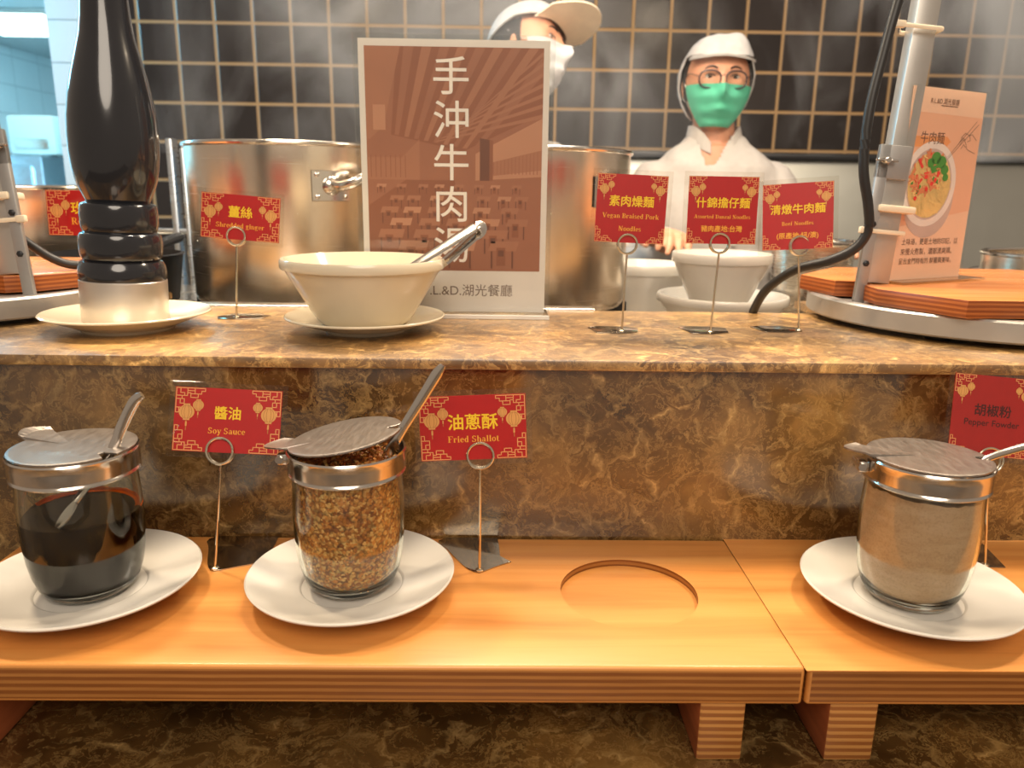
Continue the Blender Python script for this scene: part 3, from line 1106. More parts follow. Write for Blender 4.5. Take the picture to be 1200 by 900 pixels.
def flake(bm, p, nrm, s, mi):
    q = Vector(nrm).to_track_quat('Z', 'Y') @ Matrix.Rotation(random.uniform(0, 6.28), 3, 'Z').to_quaternion()
    w, l, b = s * random.uniform(.35, .6), s, s * random.uniform(.1, .35)
    pts = [(-l, 0, -b), (-.4 * l, w, 0), (.5 * l, w * .8, 0), (l, 0, -b), (.4 * l, -w, 0), (-.5 * l, -w * .9, 0)]
    top = [bm.verts.new(Vector(p) + q @ Vector((x, y, z + .0004))) for x, y, z in pts]
    ap = bm.verts.new(Vector(p) + q @ Vector((0, 0, b * .6 + .0006)))
    for i in range(6):
        bm.faces.new((top[i], top[(i + 1) % 6], ap)).material_index = mi


for k in range(2600):
    z = random.uniform(.010, .096)
    a = random.uniform(0, 2 * pi)
    r = gl_r(z) - .0019
    flake(bm, (r * cos(a) * .996, r * sin(a) * .996, z - .0066), (cos(a) + random.uniform(-.3, .3), sin(a) + random.uniform(-.3, .3), random.uniform(-.4, .4)), random.uniform(.0013, .0027), random.choice((1, 2, 2, 3, 3)))
for k in range(500):
    a, r = random.uniform(0, 2 * pi), .036 * random.random() ** .5
    flake(bm, (r * cos(a), r * sin(a), .0948 + .003 * random.random() + .004 * (1 - r / .036)), (random.uniform(-1, 1), random.uniform(-1, 1), 1), random.uniform(.0015, .003), random.choice((1, 1, 1, 2, 2, 3)))
bm.to_mesh(sh.data)
bm.free()


def pepper_mat():
    m, nt, out = new_mat('pepper_powder')
    L = nt.links.new
    b = principled(nt, out, rough=0.9)
    tc = node(nt, 'ShaderNodeTexCoord')
    n1 = node(nt, 'ShaderNodeTexNoise', Scale=600.0, Detail=2.0)
    L(tc.outputs['Object'], n1.inputs['Vector'])
    mp = node(nt, 'ShaderNodeMapping')
    mp.inputs['Scale'].default_value = (18, 18, 60)
    L(tc.outputs['Object'], mp.inputs['Vector'])
    n2 = node(nt, 'ShaderNodeTexNoise', Scale=3.0, Detail=4.0)
    L(mp.outputs[0], n2.inputs['Vector'])
    r = ramp(nt, [(0.3, lin(206, 166, 128)), (0.5, lin(212, 173, 136)), (0.7, lin(218, 181, 145))])
    L(n2.outputs['Fac'], r.inputs[0])
    r2 = ramp(nt, [(0.36, (.78, .74, .7, 1)), (0.5, (1, 1, 1, 1))])
    L(n1.outputs['Fac'], r2.inputs[0])
    mm = node(nt, 'ShaderNodeMix', data_type='RGBA', blend_type='MULTIPLY')
    mm.inputs['Factor'].default_value = .5
    L(r.outputs[0], mm.inputs['A'])
    L(r2.outputs[0], mm.inputs['B'])
    L(mm.outputs['Result'], b.inputs['Base Color'])
    return m


fill('pepper_powder', *PEPP, .0066, .090, pepper_mat(), 'fine beige pepper powder filling the right glass jar', 'pepper', lump=.002)


def spoon(pts, wid, thick, label, bowl=None, mat=CHROME):
    """handle through pts (top first), bowl at the far end"""
    base = Vector(pts[-1])
    bm = bm_new()
    P = smooth_path(pts, 6)
    tube(bm, P, wid, thick, n=12, upv=(0.25, -1, 0.2))
    t = thing('spoon', base, label, 'spoon', 'steel spoons standing in the jars')
    obj('handle', bm, mat, t)
    bm = bm_new()
    d = (Vector(pts[-1]) - Vector(pts[-2])).normalized()
    q = d.to_track_quat('X', 'Z')
    M = Matrix.Translation(base + d * (bowl[0] - .001)) @ q.to_matrix().to_4x4()
    n, k = 20, 6
    rows = []
    for s_, zoff in ((1, 0), (1, -.0008)):
        for i in range(k + 1):
            f = i / k
            rows.append([bm.verts.new((bowl[0] * f * cos(2 * pi * j / n), bowl[1] * f * sin(2 * pi * j / n), -bowl[2] * (1 - f * f) + zoff)) for j in range(n)] if f > 0 else [bm.verts.new((0, 0, -bowl[2] + zoff))])
    for base_i in (0, k + 1):
        for i in range(k):
            a, b = rows[base_i + i], rows[base_i + i + 1]
            for j in range(n):
                if len(a) == 1:
                    bm.faces.new((a[0], b[j], b[(j + 1) % n]))
                else:
                    bm.faces.new((a[j], a[(j + 1) % n], b[(j + 1) % n], b[j]))
    a, b = rows[k], rows[2 * k + 1]
    for j in range(n):
        bm.faces.new((a[j], a[(j + 1) % n], b[(j + 1) % n], b[j]))
    bmesh.ops.transform(bm, matrix=M, verts=bm.verts)
    obj('bowl', bm, mat, t)
    return t


spoon([(-.2600, .543, .1625), (-.2665, .543, .1570), (-.2775, .543, .1380), (-.2850, .541, .1215), (-.2960, .532, .1040), (-.3060, .522, .0880)], [.0028, .0040, .0040, .0036, .0030, .0026], [.0016] * 2,
      'thin curved steel spoon poking through the lid of the soy sauce jar', (.012, .007, .003))
spoon([(-.0420, .552, .1850), (-.0470, .552, .1780), (-.0590, .552, .1580), (-.0720, .552, .1370), (-.0800, .552, .1235), (-.0850, .553, .1140)], [.0022, .0042, .0040, .0036, .0040, .0040], [.0016] * 2,
      'steel spoon standing upright in the fried shallots', (.014, .010, .004))
spoon([(.4080, .536, .1370), (.3960, .538, .1325), (.3800, .540, .1265), (.3640, .540, .1200), (.3540, .540, .1110), (.3480, .540, .1020)], [.0030, .0032, .0030, .0028, .0026, .0026], [.0016] * 2,
      'steel spoon sloping out of the pepper powder jar lid', (.012, .008, .003))


# ------------------------------------------------------------------ red cards and wire holders
FRET = [[(0, 0), (7, 0), (7, .7), (6.1, .7), (6.1, 1.4), (5.3, 1.4), (5.3, 2.3), (3.5, 2.3), (3.5, 1.2), (2.7, 1.2)], [(0, 0), (0, 6), (.8, 6), (.8, 4.8), (2, 4.8), (2, 2.7), (0, 2.7)],
        [(2.7, 0), (2.7, 1.9), (0, 1.9)], [(2.7, .65), (4.5, .65), (4.5, 1.4), (5.3, 1.4)], [(1, 0), (1, 1.2), (2, 1.2), (2, 1.9)], [(1, 2.7), (1, 3.8), (2, 3.8)], [(0, 4.8), (.8, 4.8)], [(4.5, 0), (4.5, .65)], [(3.5, 1.4), (4.5, 1.4)],
        [(1.4, 1.9), (1.4, 2.7)]]


def stroke(bm, a, b, w, y, mi=0):
    dx, dz = b[0] - a[0], b[1] - a[1]
    l = math.hypot(dx, dz) or 1
    ux, uz = dx / l * w / 2, dz / l * w / 2
    nx, nz = -uz, ux
    flat_poly(bm, [(a[0] - ux + nx, a[1] - uz + nz), (a[0] - ux - nx, a[1] - uz - nz), (b[0] + ux - nx, b[1] + uz - nz), (b[0] + ux + nx, b[1] + uz + nz)], y, mi)


def disc(bm, cx, cz, rx, rz, y, mi=0, n=24, pw=1.0):
    flat_poly(bm, [(cx + rx * cos(2 * pi * i / n), cz + rz * sin(2 * pi * i / n)) for i in range(n)], y, mi)


def lantern(bm, cx, cz, r, y):
    flat_poly(bm, [(cx - r * .42, cz + r * 1.06), (cx + r * .42, cz + r * 1.06), (cx + r * .42, cz - r * 1.06), (cx - r * .42, cz - r * 1.06)], y, 0)
    disc(bm, cx, cz, r, r * .92, y - .00002, 0)
    for k in (.30, .66):
        for s in (-1, 1):
            pts = [(cx + s * k * r * cos(a), cz + .88 * r * sin(a)) for a in [(-75 + 15 * i) * pi / 180 for i in range(11)]]
            for p, q in zip(pts, pts[1:]):
                stroke(bm, p, q, r * .07, y - .00004, 1)
    stroke(bm, (cx, cz - r * 1.06), (cx, cz - r * 2.3), r * .10, y - .00002, 1)
    stroke(bm, (cx, cz - r * 1.35), (cx, cz - r * 1.7), r * .22, y - .00003, 0)


def sign_card(center, w, h, lean, tilt, turn, lines, label, red=CARDRED, mrg=.0045, unit=None):
    """lines: (text, dz from the middle as share of h, width as share of w, 'cjk'/'serif'/'sans', material)"""
    M = Matrix.Translation(center) @ Matrix.Rotation(turn, 4, 'Z') @ Matrix.Rotation(-lean, 4, 'X') @ Matrix.Rotation(tilt, 4, 'Y')
    t = thing('sign_card', center, label, 'sign', 'red laminated condiment and noodle cards')
    t.rotation_euler = M.to_euler()
    iw, ih = w - 2 * mrg, h - 2 * mrg
    bm = bm_new(); box(bm, (-iw / 2, -.0003, -ih / 2), (iw / 2, .0003, ih / 2)); obj('paper', bm, red, t, smooth=False, world=False)
    bm = bm_new(); box(bm, (-w / 2, -.0008, -h / 2), (w / 2, .0008, h / 2), .0003, 1); obj('laminate', bm, LAMIN, t, smooth=False, world=False)
    u = (unit or iw / 26)
    y = -.00042
    for sx in (-1, 1):
        for sz in (-1, 1):
            bm = bm_new()
            f = lambda p: (sx * (iw / 2 - u * .25 - p[0] * u), sz * (ih / 2 - u * .25 - p[1] * u))
            for pl in FRET:
                for a, b in zip(pl, pl[1:]):
                    stroke(bm, f(a), f(b), u * .20, y)
            raw_obj('corner_pattern', bm, GOLD, t)
    r = u * 1.9
    lx = iw / 2 - u * 3.0
    lz = ih / 2 - u * 6.1
    for cx_, cz_, r_ in ((-lx, lz, r), (-lx + u * 2.75, lz + u * 1.75, r * .7), (lx, lz, r), (lx - u * 2.75, lz + u * 1.75, r * .62)):
        bm = bm_new()
        lantern(bm, cx_, cz_, r_, y - .00004)
        raw_obj('lantern_print', bm, [LANT, LANT2], t)
    for txt, dz, wd, kind, mat in lines:
        bm = bm_new()
        if kind == 'serif':
            add_serif(bm, txt, 0, dz * h, y - .00006, wd * w)
        else:
            add_text(bm, txt, 0, dz * h, y - .00006, width=wd * w, bold=.018 if kind == 'cjk' else 0.008)
        raw_obj('lettering', bm, mat, t)
    return t


def card_holder(foot, ring, zbase, ring_r, plate_poly, label, lean, thin=.0011):
    t = thing('card_holder', (foot[0], foot[1], zbase), label, 'card holder', 'wire card holders')
    bm = bm_new()
    prism(bm, plate_poly, zbase, zbase + .0010, bev=.0003)
    obj('base', bm, BASEMETAL, t)
    bm = bm_new()
    top = Vector(ring) - Vector((0, 0, ring_r))
    tube(bm, [(foot[0], foot[1], zbase + .001), top + Vector((0, -.001, 0))], thin, n=10)
    lathe(bm, [(0, .0008), (.0035, .0010), (.0035, .0018), (.0018, .0028), (0, .003)], (foot[0], foot[1], zbase), 16)
    obj('stem', bm, WIRE, t)
    bm = bm_new()
    ax = (0, -cos(lean), sin(lean))
    off = Vector((0, -cos(lean), sin(lean))) * (.0008 + thin * .95)
    torus(bm, Vector(ring) + off, ring_r, thin, ax)
    torus(bm, Vector(ring) - off, ring_r, thin, ax)
    obj('clip_ring', bm, WIRE, t)
    return t


def wavy_base(foot, x0, x1, yb):
    """ornate plate: straight back edge, scalloped front meeting the stem"""
    fx, fy = foot
    pts = [(x1 - .004, yb), (x0 + .006, yb), (x0, yb - .006)]
    n = 8
    for i in range(n + 1):
        f = i / n
        x = x0 + (fx - x0) * f
        pts.append((x, yb - .012 - (yb - .012 - (fy - .004)) * (sin(f * pi / 2)) ** 1.5))
    for i in range(1, n + 1):
        f = i / n
        x = fx + (x1 + .008 - fx) * f
        pts.append((x, (fy - .004) + .020 * f ** 1.4 + .003 * sin(f * pi)))
    pts += [(x1 - .002, fy + .026), (x1 - .003, yb - .012)]
    return pts


LOW, HIGH = .0105, .0095


def place(kind, foot, ring, zb, rr, base, lean, tilt, turn, w, h, dx, dz, lines, hl, cl, red=CARDRED, unit=None, thin=.0011):
    card_holder(foot, ring, zb, rr, base, hl, lean, thin)
    M = Matrix.Rotation(turn, 3, 'Z') @ Matrix.Rotation(-lean, 3, 'X') @ Matrix.Rotation(tilt, 3, 'Y')
    c = Vector(ring) + M @ Vector((dx, 0, dz))
    sign_card(c, w, h, lean, tilt, turn, lines, cl, red, unit=unit)


place('soy', (-.2365, .588), (-.2240, .588, .1043), 0, LOW, wavy_base((-.2365, .588), -.262, -.197, .650), rad(17), rad(2.2), rad(0), .0945, .0605, .004, .0245,
      [('醬油', .10, .22, 'cjk', GOLDTXT), ('Soy Sauce', -.15, .32, 'serif', ORTXT)],
      'wire card holder between the soy sauce and shallot jars', 'red card reading Soy Sauce in a wire holder against the marble')
place('shallot', (-.0157, .588), (-.0154, .588, .1027), 0, LOW, wavy_base((-.0157, .588), -.0545, .003, .650), rad(6), rad(-2.7), rad(0), .0945, .0615, -.005, .0230,
      [('油蔥酥', .08, .42, 'cjk', GOLDTXT), ('Fried Shallot', -.16, .44, 'serif', ORTXT)],
      'wire card holder right of the fried shallot jar', 'red card reading Fried Shallot in a wire holder against the marble')
place('pepper', (.4225, .604), (.4100, .604, .0966), 0, LOW, [(.446, .646), (.424, .646), (.404, .612), (.421, .600), (.438, .600)], rad(13), rad(5), rad(0), .0775, .0760, -.0015, .037,
      [('胡椒粉', .06, .40, 'cjk', DARKTXT), ('Pepper Fowder', -.09, .60, 'sans', DARKTXT)],
      'wire card holder behind the pepper powder jar', 'faded red card with dark writing about pepper, behind the pepper jar', CARDRED2, unit=.0024)
HB = lambda x0, x1, x2, y0, y1, y2: [(x0, y1), (x0 + .006, y0), (x1, y0 - .002), (x2, y0 + .008), (x2 + .004, y2 - .01), (x2 - .012, y2), (x0 + .012, y2 + .001)]
place('vegan', (.1250, .783), (.1262, .783, .2597), .17, HIGH, HB(.092, .125, .141, .773, .805, .812), rad(3), rad(2.0), rad(0), .0790, .0755, .0012, .0345,
      [('素肉燥麵', .10, .56, 'cjk', GOLDTXT), ('Vegan Braised Pork', -.10, .72, 'serif', ORTXT), ('Noodles', -.265, .29, 'serif', ORTXT)],
      'wire card holder on the marble ledge nearest the sign stand', 'red square card reading Vegan Braised Pork Noodles', unit=.0024)
place('assorted', (.2172, .784), (.2195, .784, .2615), .17, HIGH, HB(.190, .217, .236, .775, .812, .818), rad(4), rad(0.2), rad(0), .0790, .0750, .0010, .0325,
      [('什錦擔仔麵', .10, .68, 'cjk', GOLDTXT), ('Assorted Danzai Noodles', -.09, .72, 'serif', ORTXT), ('豬肉產地:台灣', -.24, .52, 'cjk', ORTXT)],
      'middle wire card holder of the three on the right of the ledge', 'red square card reading Assorted Danzai Noodles', unit=.0024)
place('beef', (.3155, .800), (.3070, .800, .2592), .17, HIGH, HB(.270, .300, .318, .789, .820, .826), rad(7), rad(-4.5), rad(-18), .0775, .0760, -.0022, .0300,
      [('清燉牛肉麵', .10, .68, 'cjk', GOLDTXT), ('Beef Noodles', -.10, .40, 'serif', ORTXT), ('(原產地:紐/澳)', -.26, .52, 'cjk', ORTXT)],
      'wire card holder closest to the black cable', 'tilted red square card reading Beef Noodles', unit=.0024)
place('ginger', (-.2905, .8406), (-.2840, .8406, .2587), .17, HIGH, HB(-.314, -.29, -.262, .832, .848, .868), rad(5), rad(4.2), rad(0), .0925, .0560, .0035, .0200,
      [('薑絲', .10, .27, 'cjk', GOLDTXT), ('Shredded ginger', -.17, .56, 'serif', ORTXT)],
      'wire card holder in front of the large stock pot', 'red card reading Shredded ginger in front of the stock pot')
place('rose', (-.470, .915), (-.470, .915, .2560), .216, HIGH, HB(-.486, -.47, -.452, .906, .928, .934), rad(3), rad(0.3), rad(0), .1080, .0600, -.006, .0220,
      [('玫瑰鹽', .10, .40, 'cjk', GOLDTXT), ('Rose Salt', -.17, .42, 'serif', ORTXT)],
      'wire card holder half hidden behind the pepper mill', 'red card half hidden behind the black pepper mill')

# ------------------------------------------------------------------ pepper mill on its plate
MX, MY = -.3822, .782
plate('saucer', MX + .0077, MY - .012, .17, .0790, 'white plate under the black pepper mill', PORC_CREAM, foot=.54, height=.018)
MB_ = (MX, MY, .1768)
t = thing('pepper_mill', MB_, 'tall turned black pepper mill with a steel base band, on a white plate', 'pepper mill')
bm = bm_new()
lathe(bm, [(0, 0), (.0400, 0), (.0406, .0008), (.0406, .0412), (.0400, .0420), (0, .0420)], MB_, 72)
obj('base_band', bm, BANDSTEEL, t)


def bulge(r0, r1, z0, z1, p=2.2, n=12):
    out_ = []
    for i in range(n + 1):
        a = -pi / 2 + pi * i / n
        zz = (z0 + z1) / 2 + (z1 - z0) / 2 * math.copysign(abs(sin(a)) ** .9, sin(a))
        out_.append((r0 + (r1 - r0) * abs(cos(a)) ** (2 / p), zz))
    return out_


bm = bm_new()
prof = [(0, .0420), (.0385, .0420), (.0400, .0424), (.0407, .0455), (.0407, .0505), (.0398, .0555), (.0372, .0602), (.0345, .0615)]
prof += bulge(.0345, .0382, .0618, .0880)[1:]
prof += bulge(.0325, .0354, .0886, .1160)[1:]
prof += [(.0285, .1172), (.0300, .1205), (.0332, .128), (.0362, .137), (.0385, .149), (.0399, .163), (.0402, .178), (.0394, .195), (.0370, .214), (.0332, .233), (.0284, .252), (.0242, .268), (.0220, .284), (.0207, .300), (.0200, .32), (.0204, .345), (.0224, .37),
         (.0250, .39), (.0262, .402), (.0255, .408), (.024, .412), (.028, .42), (.033, .435), (.035, .45), (.031, .468), (.020, .482), (.009, .487), (0, .488)]
lathe(bm, prof, MB_, 80)
obj('turned_body', bm, BLACKLAC, t)
t.rotation_euler = (0, rad(2.2), 0)

# ------------------------------------------------------------------ noodle bowl with tongs, on a saucer
BX, BY = -.1385, .778
plate('saucer', BX + .001, BY - .002, .17, .0800, 'cream saucer under the wide white bowl', PORC_CREAM, foot=.50, height=.0165)


def noodle_bowl(name, c, R, r_foot, h, label, mat, group=None):
    bm = bm_new()
    prof = [(0, .003), (r_foot * .8, .003), (r_foot * .84, 0), (r_foot, 0), (r_foot * 1.12, .004), (r_foot * 1.25, h * .15), (R * .93, h * .80), (R * .945, h * .845), (R * .99, h * .855), (R, h * .88),
            (R, h * .965), (R * .985, h), (R * .945, h * 1.0), (R * .91, h * .93), (r_foot * 1.12, h * .18), (r_foot * .8, h * .10), (0, h * .09)]
    lathe(bm, prof, n=96)
    o = obj(name, bm, mat)
    o.location = c
    return tag(o, label, 'bowl', group)


noodle_bowl('noodle_bowl', (BX, BY, .1766), .0812, .040, .0665, 'wide white bowl with steel tongs in it, in front of the sign', PORC_CREAM)
t = thing('tongs', (-.146, .775, .20), 'steel tongs handle resting out of the wide white bowl', 'tongs')
for k, (off, nm) in enumerate(((0, 'upper_arm'), (-.011, 'lower_arm'))):
    bm = bm_new()
    A, B = Vector((-.0265, .775, .2752 + off * .75)), Vector((-.146, .780, .1990 + off * .2))
    d = (B - A)
    pts = [A + d * f + Vector((0, 0, -.012 * k * sin(f * pi))) for f in [i / 10 for i in range(11)]]
    tube(bm, pts, [.0078, .0070, .0060, .0055, .008], [.0010] * 2, n=10, upv=(-.4, -.62, .67))
    obj(nm, bm, CHROME, t)
bm = bm_new()
A = Vector((-.0265, .775, .2752))
tube(bm, smooth_path([A + Vector((.0, 0, .0)), A + Vector((.004, 0, -.001)), A + Vector((.0045, 0, -.0060)), A + Vector((0, 0, -.0083))], 4), .0078, .0010, n=10, upv=(-.4, -.62, .67))
obj('spring_bend', bm, CHROME, t)

# ------------------------------------------------------------------ A4 sign in an acrylic stand
SX0, SX1, SY, SZ0, SZ1 = -.1567, .0510, .882, .1735, .4672
t = thing('acrylic_sign_stand', (-.05, SY, .17), 'clear upright acrylic stand holding the beef soup poster', 'sign stand')
bm = bm_new(); box(bm, (SX0 - .004, SY - .0032, SZ0), (SX1 + .004, SY - .0012, SZ1 + .003), .0006, 1); obj('front_sheet', bm, ACRYL, t, smooth=False)
bm = bm_new(); box(bm, (SX0 - .004, SY + .0012, SZ0), (SX1 + .004, SY + .0032, SZ1 + .003), .0006, 1); obj('back_sheet', bm, ACRYL, t, smooth=False)
bm = bm_new(); box(bm, (SX0 - .003, SY - .028, .1700), (SX1 + .003, SY + .032, .1735), .001, 2); obj('foot', bm, ACRYL_EDGE, t)
bm = bm_new(); box(bm, (SX0 - .003, SY - .0295, .1702), (SX1 + .003, SY - .0282, .1750), .0004, 1); obj('foot_edge_glint', bm, plain('acrylic_edge_glint', lin(226, 224, 218), .25), t)  # white strip paints the bright reflection along the clear foot's front edge

t = thing('restaurant_poster', (-.0529, SY, SZ0), 'large brown poster of a dining hall with a vertical line of white characters', 'poster')
W2, H2 = .1025, SZ1 - SZ0 - .002
bm = bm_new(); box(bm, (-W2, -.0004, 0.0005), (W2, .0004, H2)); obj('paper', bm, PAPER, t, smooth=False, world=False)
PHB, PHM, PHL, PHD, PHX = [plain('poster_brown_%s' % n, c, 0.5, vary=.03) for n, c in
                           (('base', lin(164, 106, 78)), ('mid', lin(174, 116, 86)), ('light', lin(194, 138, 106)), ('dark', lin(150, 92, 64)), ('deep', lin(118, 72, 52)))]
bm = bm_new()
px0, px1, pz0, pz1 = -W2 + .0065, W2 - .0065, .0475, H2 - .0075
pw, ph = px1 - px0, pz1 - pz0
U = lambda u, v: (px0 + u * pw, pz0 + v * ph)
y = -.0006


def pp(pts, mi, k=0):
    flat_poly(bm, [U(*p) for p in pts], y - .00002 * k, mi)


pp([(0, 0), (1, 0), (1, 1), (0, 1)], 0)
pp([(.18, 1), (1, 1), (1, .72), (.55, .55), (.14, .62)], 3, 1)             # timber ceiling
for i in range(9):                                                        # ceiling planks running to the far corner
    u0 = .22 + i * .10
    a, b = (u0, 1.0), (u0 + .055, 1.0)
    e, f = (.16 + i * .055, .62 - i * .008), (.185 + i * .055, .618 - i * .008)
    if u0 + .055 > 1:
        a, b = (1, 1.0 - (u0 - 1) * 1.5 if u0 > 1 else 1.0), (1, 1.0 - (u0 - .95) * 1.6)
    pp([a, b, f, e], 1 if i % 2 else 0, 2)
for i in range(7):
    v0 = .70 + i * .045
    pp([(1, v0), (1, v0 + .018), (.40 + i * .03, .595 + i * .016), (.39 + i * .03, .588 + i * .016)], 1, 3)
pp([(0, 1), (.20, 1), (.10, .66), (.02, .60), (0, .60)], 1, 4)              # left wall
pp([(.04, .64), (.11, .64), (.11, .75), (.04, .75)], 2, 5)
pp([(0, .52), (.20, .52), (.30, .60), (.30, .42), (0, .42)], 1, 4)
for i in range(8):
    pp([(.02 + i * .028, .43), (.024 + i * .028, .43), (.024 + i * .028, .53), (.02 + i * .028, .53)], 3, 5)
pp([(.62, .54), (1, .70), (1, .44), (.62, .42)], 2, 4)                      # right wall
pp([(.70, .50), (1, .56), (1, .47), (.70, .44)], 1, 5)
for i in range(14):
    pp([(.70 + i * .021, .45), (.705 + i * .021, .45), (.705 + i * .021, .50 + i * .004), (.70 + i * .021, .50 + i * .004)], 0, 6)
pp([(.645, .42), (.72, .42), (.72, .60), (.645, .61)], 4, 7)                 # pillar
pp([(.70, .42), (.72, .42), (.72, .60), (.70, .602)], 3, 8)
pp([(0, .42), (1, .44), (1, 0), (0, 0)], 0, 3)                              # floor
pp([(0, .30), (.22, .42), (.50, .42), (.60, 0), (0, 0)], 3, 4)
random.seed(11)
for r in range(6):                                                        # tables and chairs in rows
    v = .385 - r * .058
    s = .055 + r * .022
    for k in range(9 - r):
        u = .05 + (k + .5 * (r % 2)) * (1.0 / (9 - r)) + random.uniform(-.02, .02)
        if u + s > .97:
            continue
        pp([(u, v), (u + s, v), (u + s * 1.1, v + s * .28), (u + s * .12, v + s * .28)], (2, 1, 1)[(k + r) % 3], 5 + r * 3)
        pp([(u + s * .1, v), (u + s * .16, v), (u + s * .16, v - s * .5), (u + s * .1, v - s * .5)], 4, 6 + r * 3)
        pp([(u + s * .84, v), (u + s * .9, v), (u + s * .9, v - s * .5), (u + s * .84, v - s * .5)], 4, 6 + r * 3)
        pp([(u + s * .3, v + s * .1), (u + s * .62, v + s * .1), (u + s * .62, v - s * .42), (u + s * .3, v - s * .42)], 3, 7 + r * 3)
        pp([(u + s * .36, v + s * .02), (u + s * .56, v + s * .02), (u + s * .56, v - s * .15), (u + s * .36, v - s * .15)], 4, 8 + r * 3)
raw_obj('photo_print', bm, [PHB, PHM, PHL, PHD, PHX], t)
bm = bm_new()
for i, ch in enumerate('手沖牛肉湯'):
    add_text(bm, ch, -.0035, H2 - .036 - i * .0448, -.00112, height=.038, bold=.006)
raw_obj('lettering', bm, PAPERTXT, t)
bm = bm_new()
add_text(bm, '.L.&D.湖光餐廳', 0.0185, .0255, y, width=.094)
raw_obj('lettering', bm, GREYTXT, t)


# ------------------------------------------------------------------ stock pots
def stock_pot(cx, cy, z, R, h, handle_az, label, name='stock_pot', mat=POTSTEEL, group='tall steel stock pots'):
    t = thing(name, (cx, cy, z), label, 'pot', group)
    bm = bm_new()
    lathe(bm, [(0, 0), (R * .96, 0), (R * .985, .004), (R, .012), (R, h - .030), (R * 1.003, h - .028), (R * 1.003, h - .004), (R * .985, h - .004), (R * .985, .012), (R * .96, .006), (0, .006)], (cx, cy, z), 96)
    obj('body', bm, mat, t)
    bm = bm_new()
    torus(bm, (cx, cy, z + h - .002), R * 1.005, .0035, (0, 0, 1), 96)
    obj('rim', bm, CHROME, t)
    for az in handle_az:
        H = Matrix.Translation((cx, cy, z)) @ Matrix.Rotation(az, 4, 'Z')
        bm = bm_new()
        n0 = 0
        for s in (-1, 1):
            P = [H @ Vector(p) for p in smooth_path([(R - .002, s * .052, h - .052), (R + .012, s * .052, h - .055), (R + .028, s * .046, h - .050), (R + .040, s * .030, h - .042), (R + .043, 0, h - .040)], 5)]
            tube(bm, P, .0068, n=12)
        hd = obj('handle', bm, CHROME, t)
        for s in (-1, 1):
            bm = bm_new()
            # plate bent to the pot wall
            rows = []
            for i in range(7):
                a = (s * .052 + (i - 3) * .0085) / R
                rows.append([bm.verts.new(H @ Vector((rr * cos(a), rr * sin(a), zz))) for rr, zz in ((R + .0002, h - .075), (R + .0026, h - .074), (R + .0026, h - .036), (R + .0002, h - .035))])
            for a, b in zip(rows, rows[1:]):
                for k in range(3):
                    bm.faces.new((a[k], b[k], b[k + 1], a[k + 1]))
            for k in range(4):
                dy, dz = (-.019, .019)[k % 2], (-.014, .014)[k // 2]
                a = (s * .052 + dy) / R
                M = H @ Matrix.Rotation(a, 4, 'Z') @ Matrix.Translation((R + .0026, 0, h - .055 + dz)) @ Matrix.Rotation(pi / 2, 4, 'Y')
                lathe(bm, [(.0034, -.0005), (.003, .0012), (.0018, .0020), (0, .0022)], n=12, M=M)
            a = s * .052 / R
            M = H @ Matrix.Rotation(a, 4, 'Z') @ Matrix.Translation((R + .0026, 0, h - .055)) @ Matrix.Rotation(pi / 2, 4, 'Y')
            lathe(bm, [(.0125, -.001), (.0118, .004), (.008, .0075), (0, .009)], n=20, M=M)
            obj('handle_bracket', bm, CHROME, hd)
    return t


stock_pot(-.308, 1.170, .150, .1445, .2180, (rad(-35), rad(145)), 'large steel stock pot behind the ginger card')
stock_pot(.040, 1.150, .150, .142, .2150, (rad(-25), rad(155)), 'large steel stock pot right of the poster, behind the vegan noodle card')
stock_pot(-.790, 1.34, .135, .150, .172, (rad(60), rad(240)), 'steel pot at the far left behind the half hidden red card', 'stock_pot')
stock_pot(.885, 1.20, .085, .118, .142, (rad(100), rad(280)), 'shallow steel pot at far right behind the noodle menu stand', 'stock_pot')
t = thing('ladle', (.86, 1.21, .10), 'ladle handle sticking out of the far right steel pot', 'ladle')
bm = bm_new(); tube(bm, smooth_path([(.80, 1.21, .115), (.835, 1.21, .19), (.862, 1.21, .245), (.885, 1.21, .275)], 4), [.003, .004, .006, .007], [.002, .0025, .004, .004], upv=(0, -1, 0)); obj('handle', bm, STEEL, t)
bm = bm_new(); lathe(bm, [(0, 0), (.02, .003), (.034, .015), (.038, .03), (.0365, .03), (.032, .016), (.018, .005), (0, .002)], (.79, 1.21, .095), 32); obj('scoop', bm, STEEL, t)
t = thing('steel_container', (.45, 1.18, .085), 'small steel container behind the Beef Noodles card', 'container')
bm = bm_new(); lathe(bm, [(0, 0), (.05, 0), (.055, .006), (.062, .150), (.066, .153), (.064, .156), (.060, .152), (.052, .008), (0, .006)], (.49, 1.22, .085), 48); obj('body', bm, STEEL, t)
bm = bm_new(); torus(bm, (.49, 1.22, .240), .064, .0025, (0, 0, 1)); obj('rim', bm, CHROME, t)

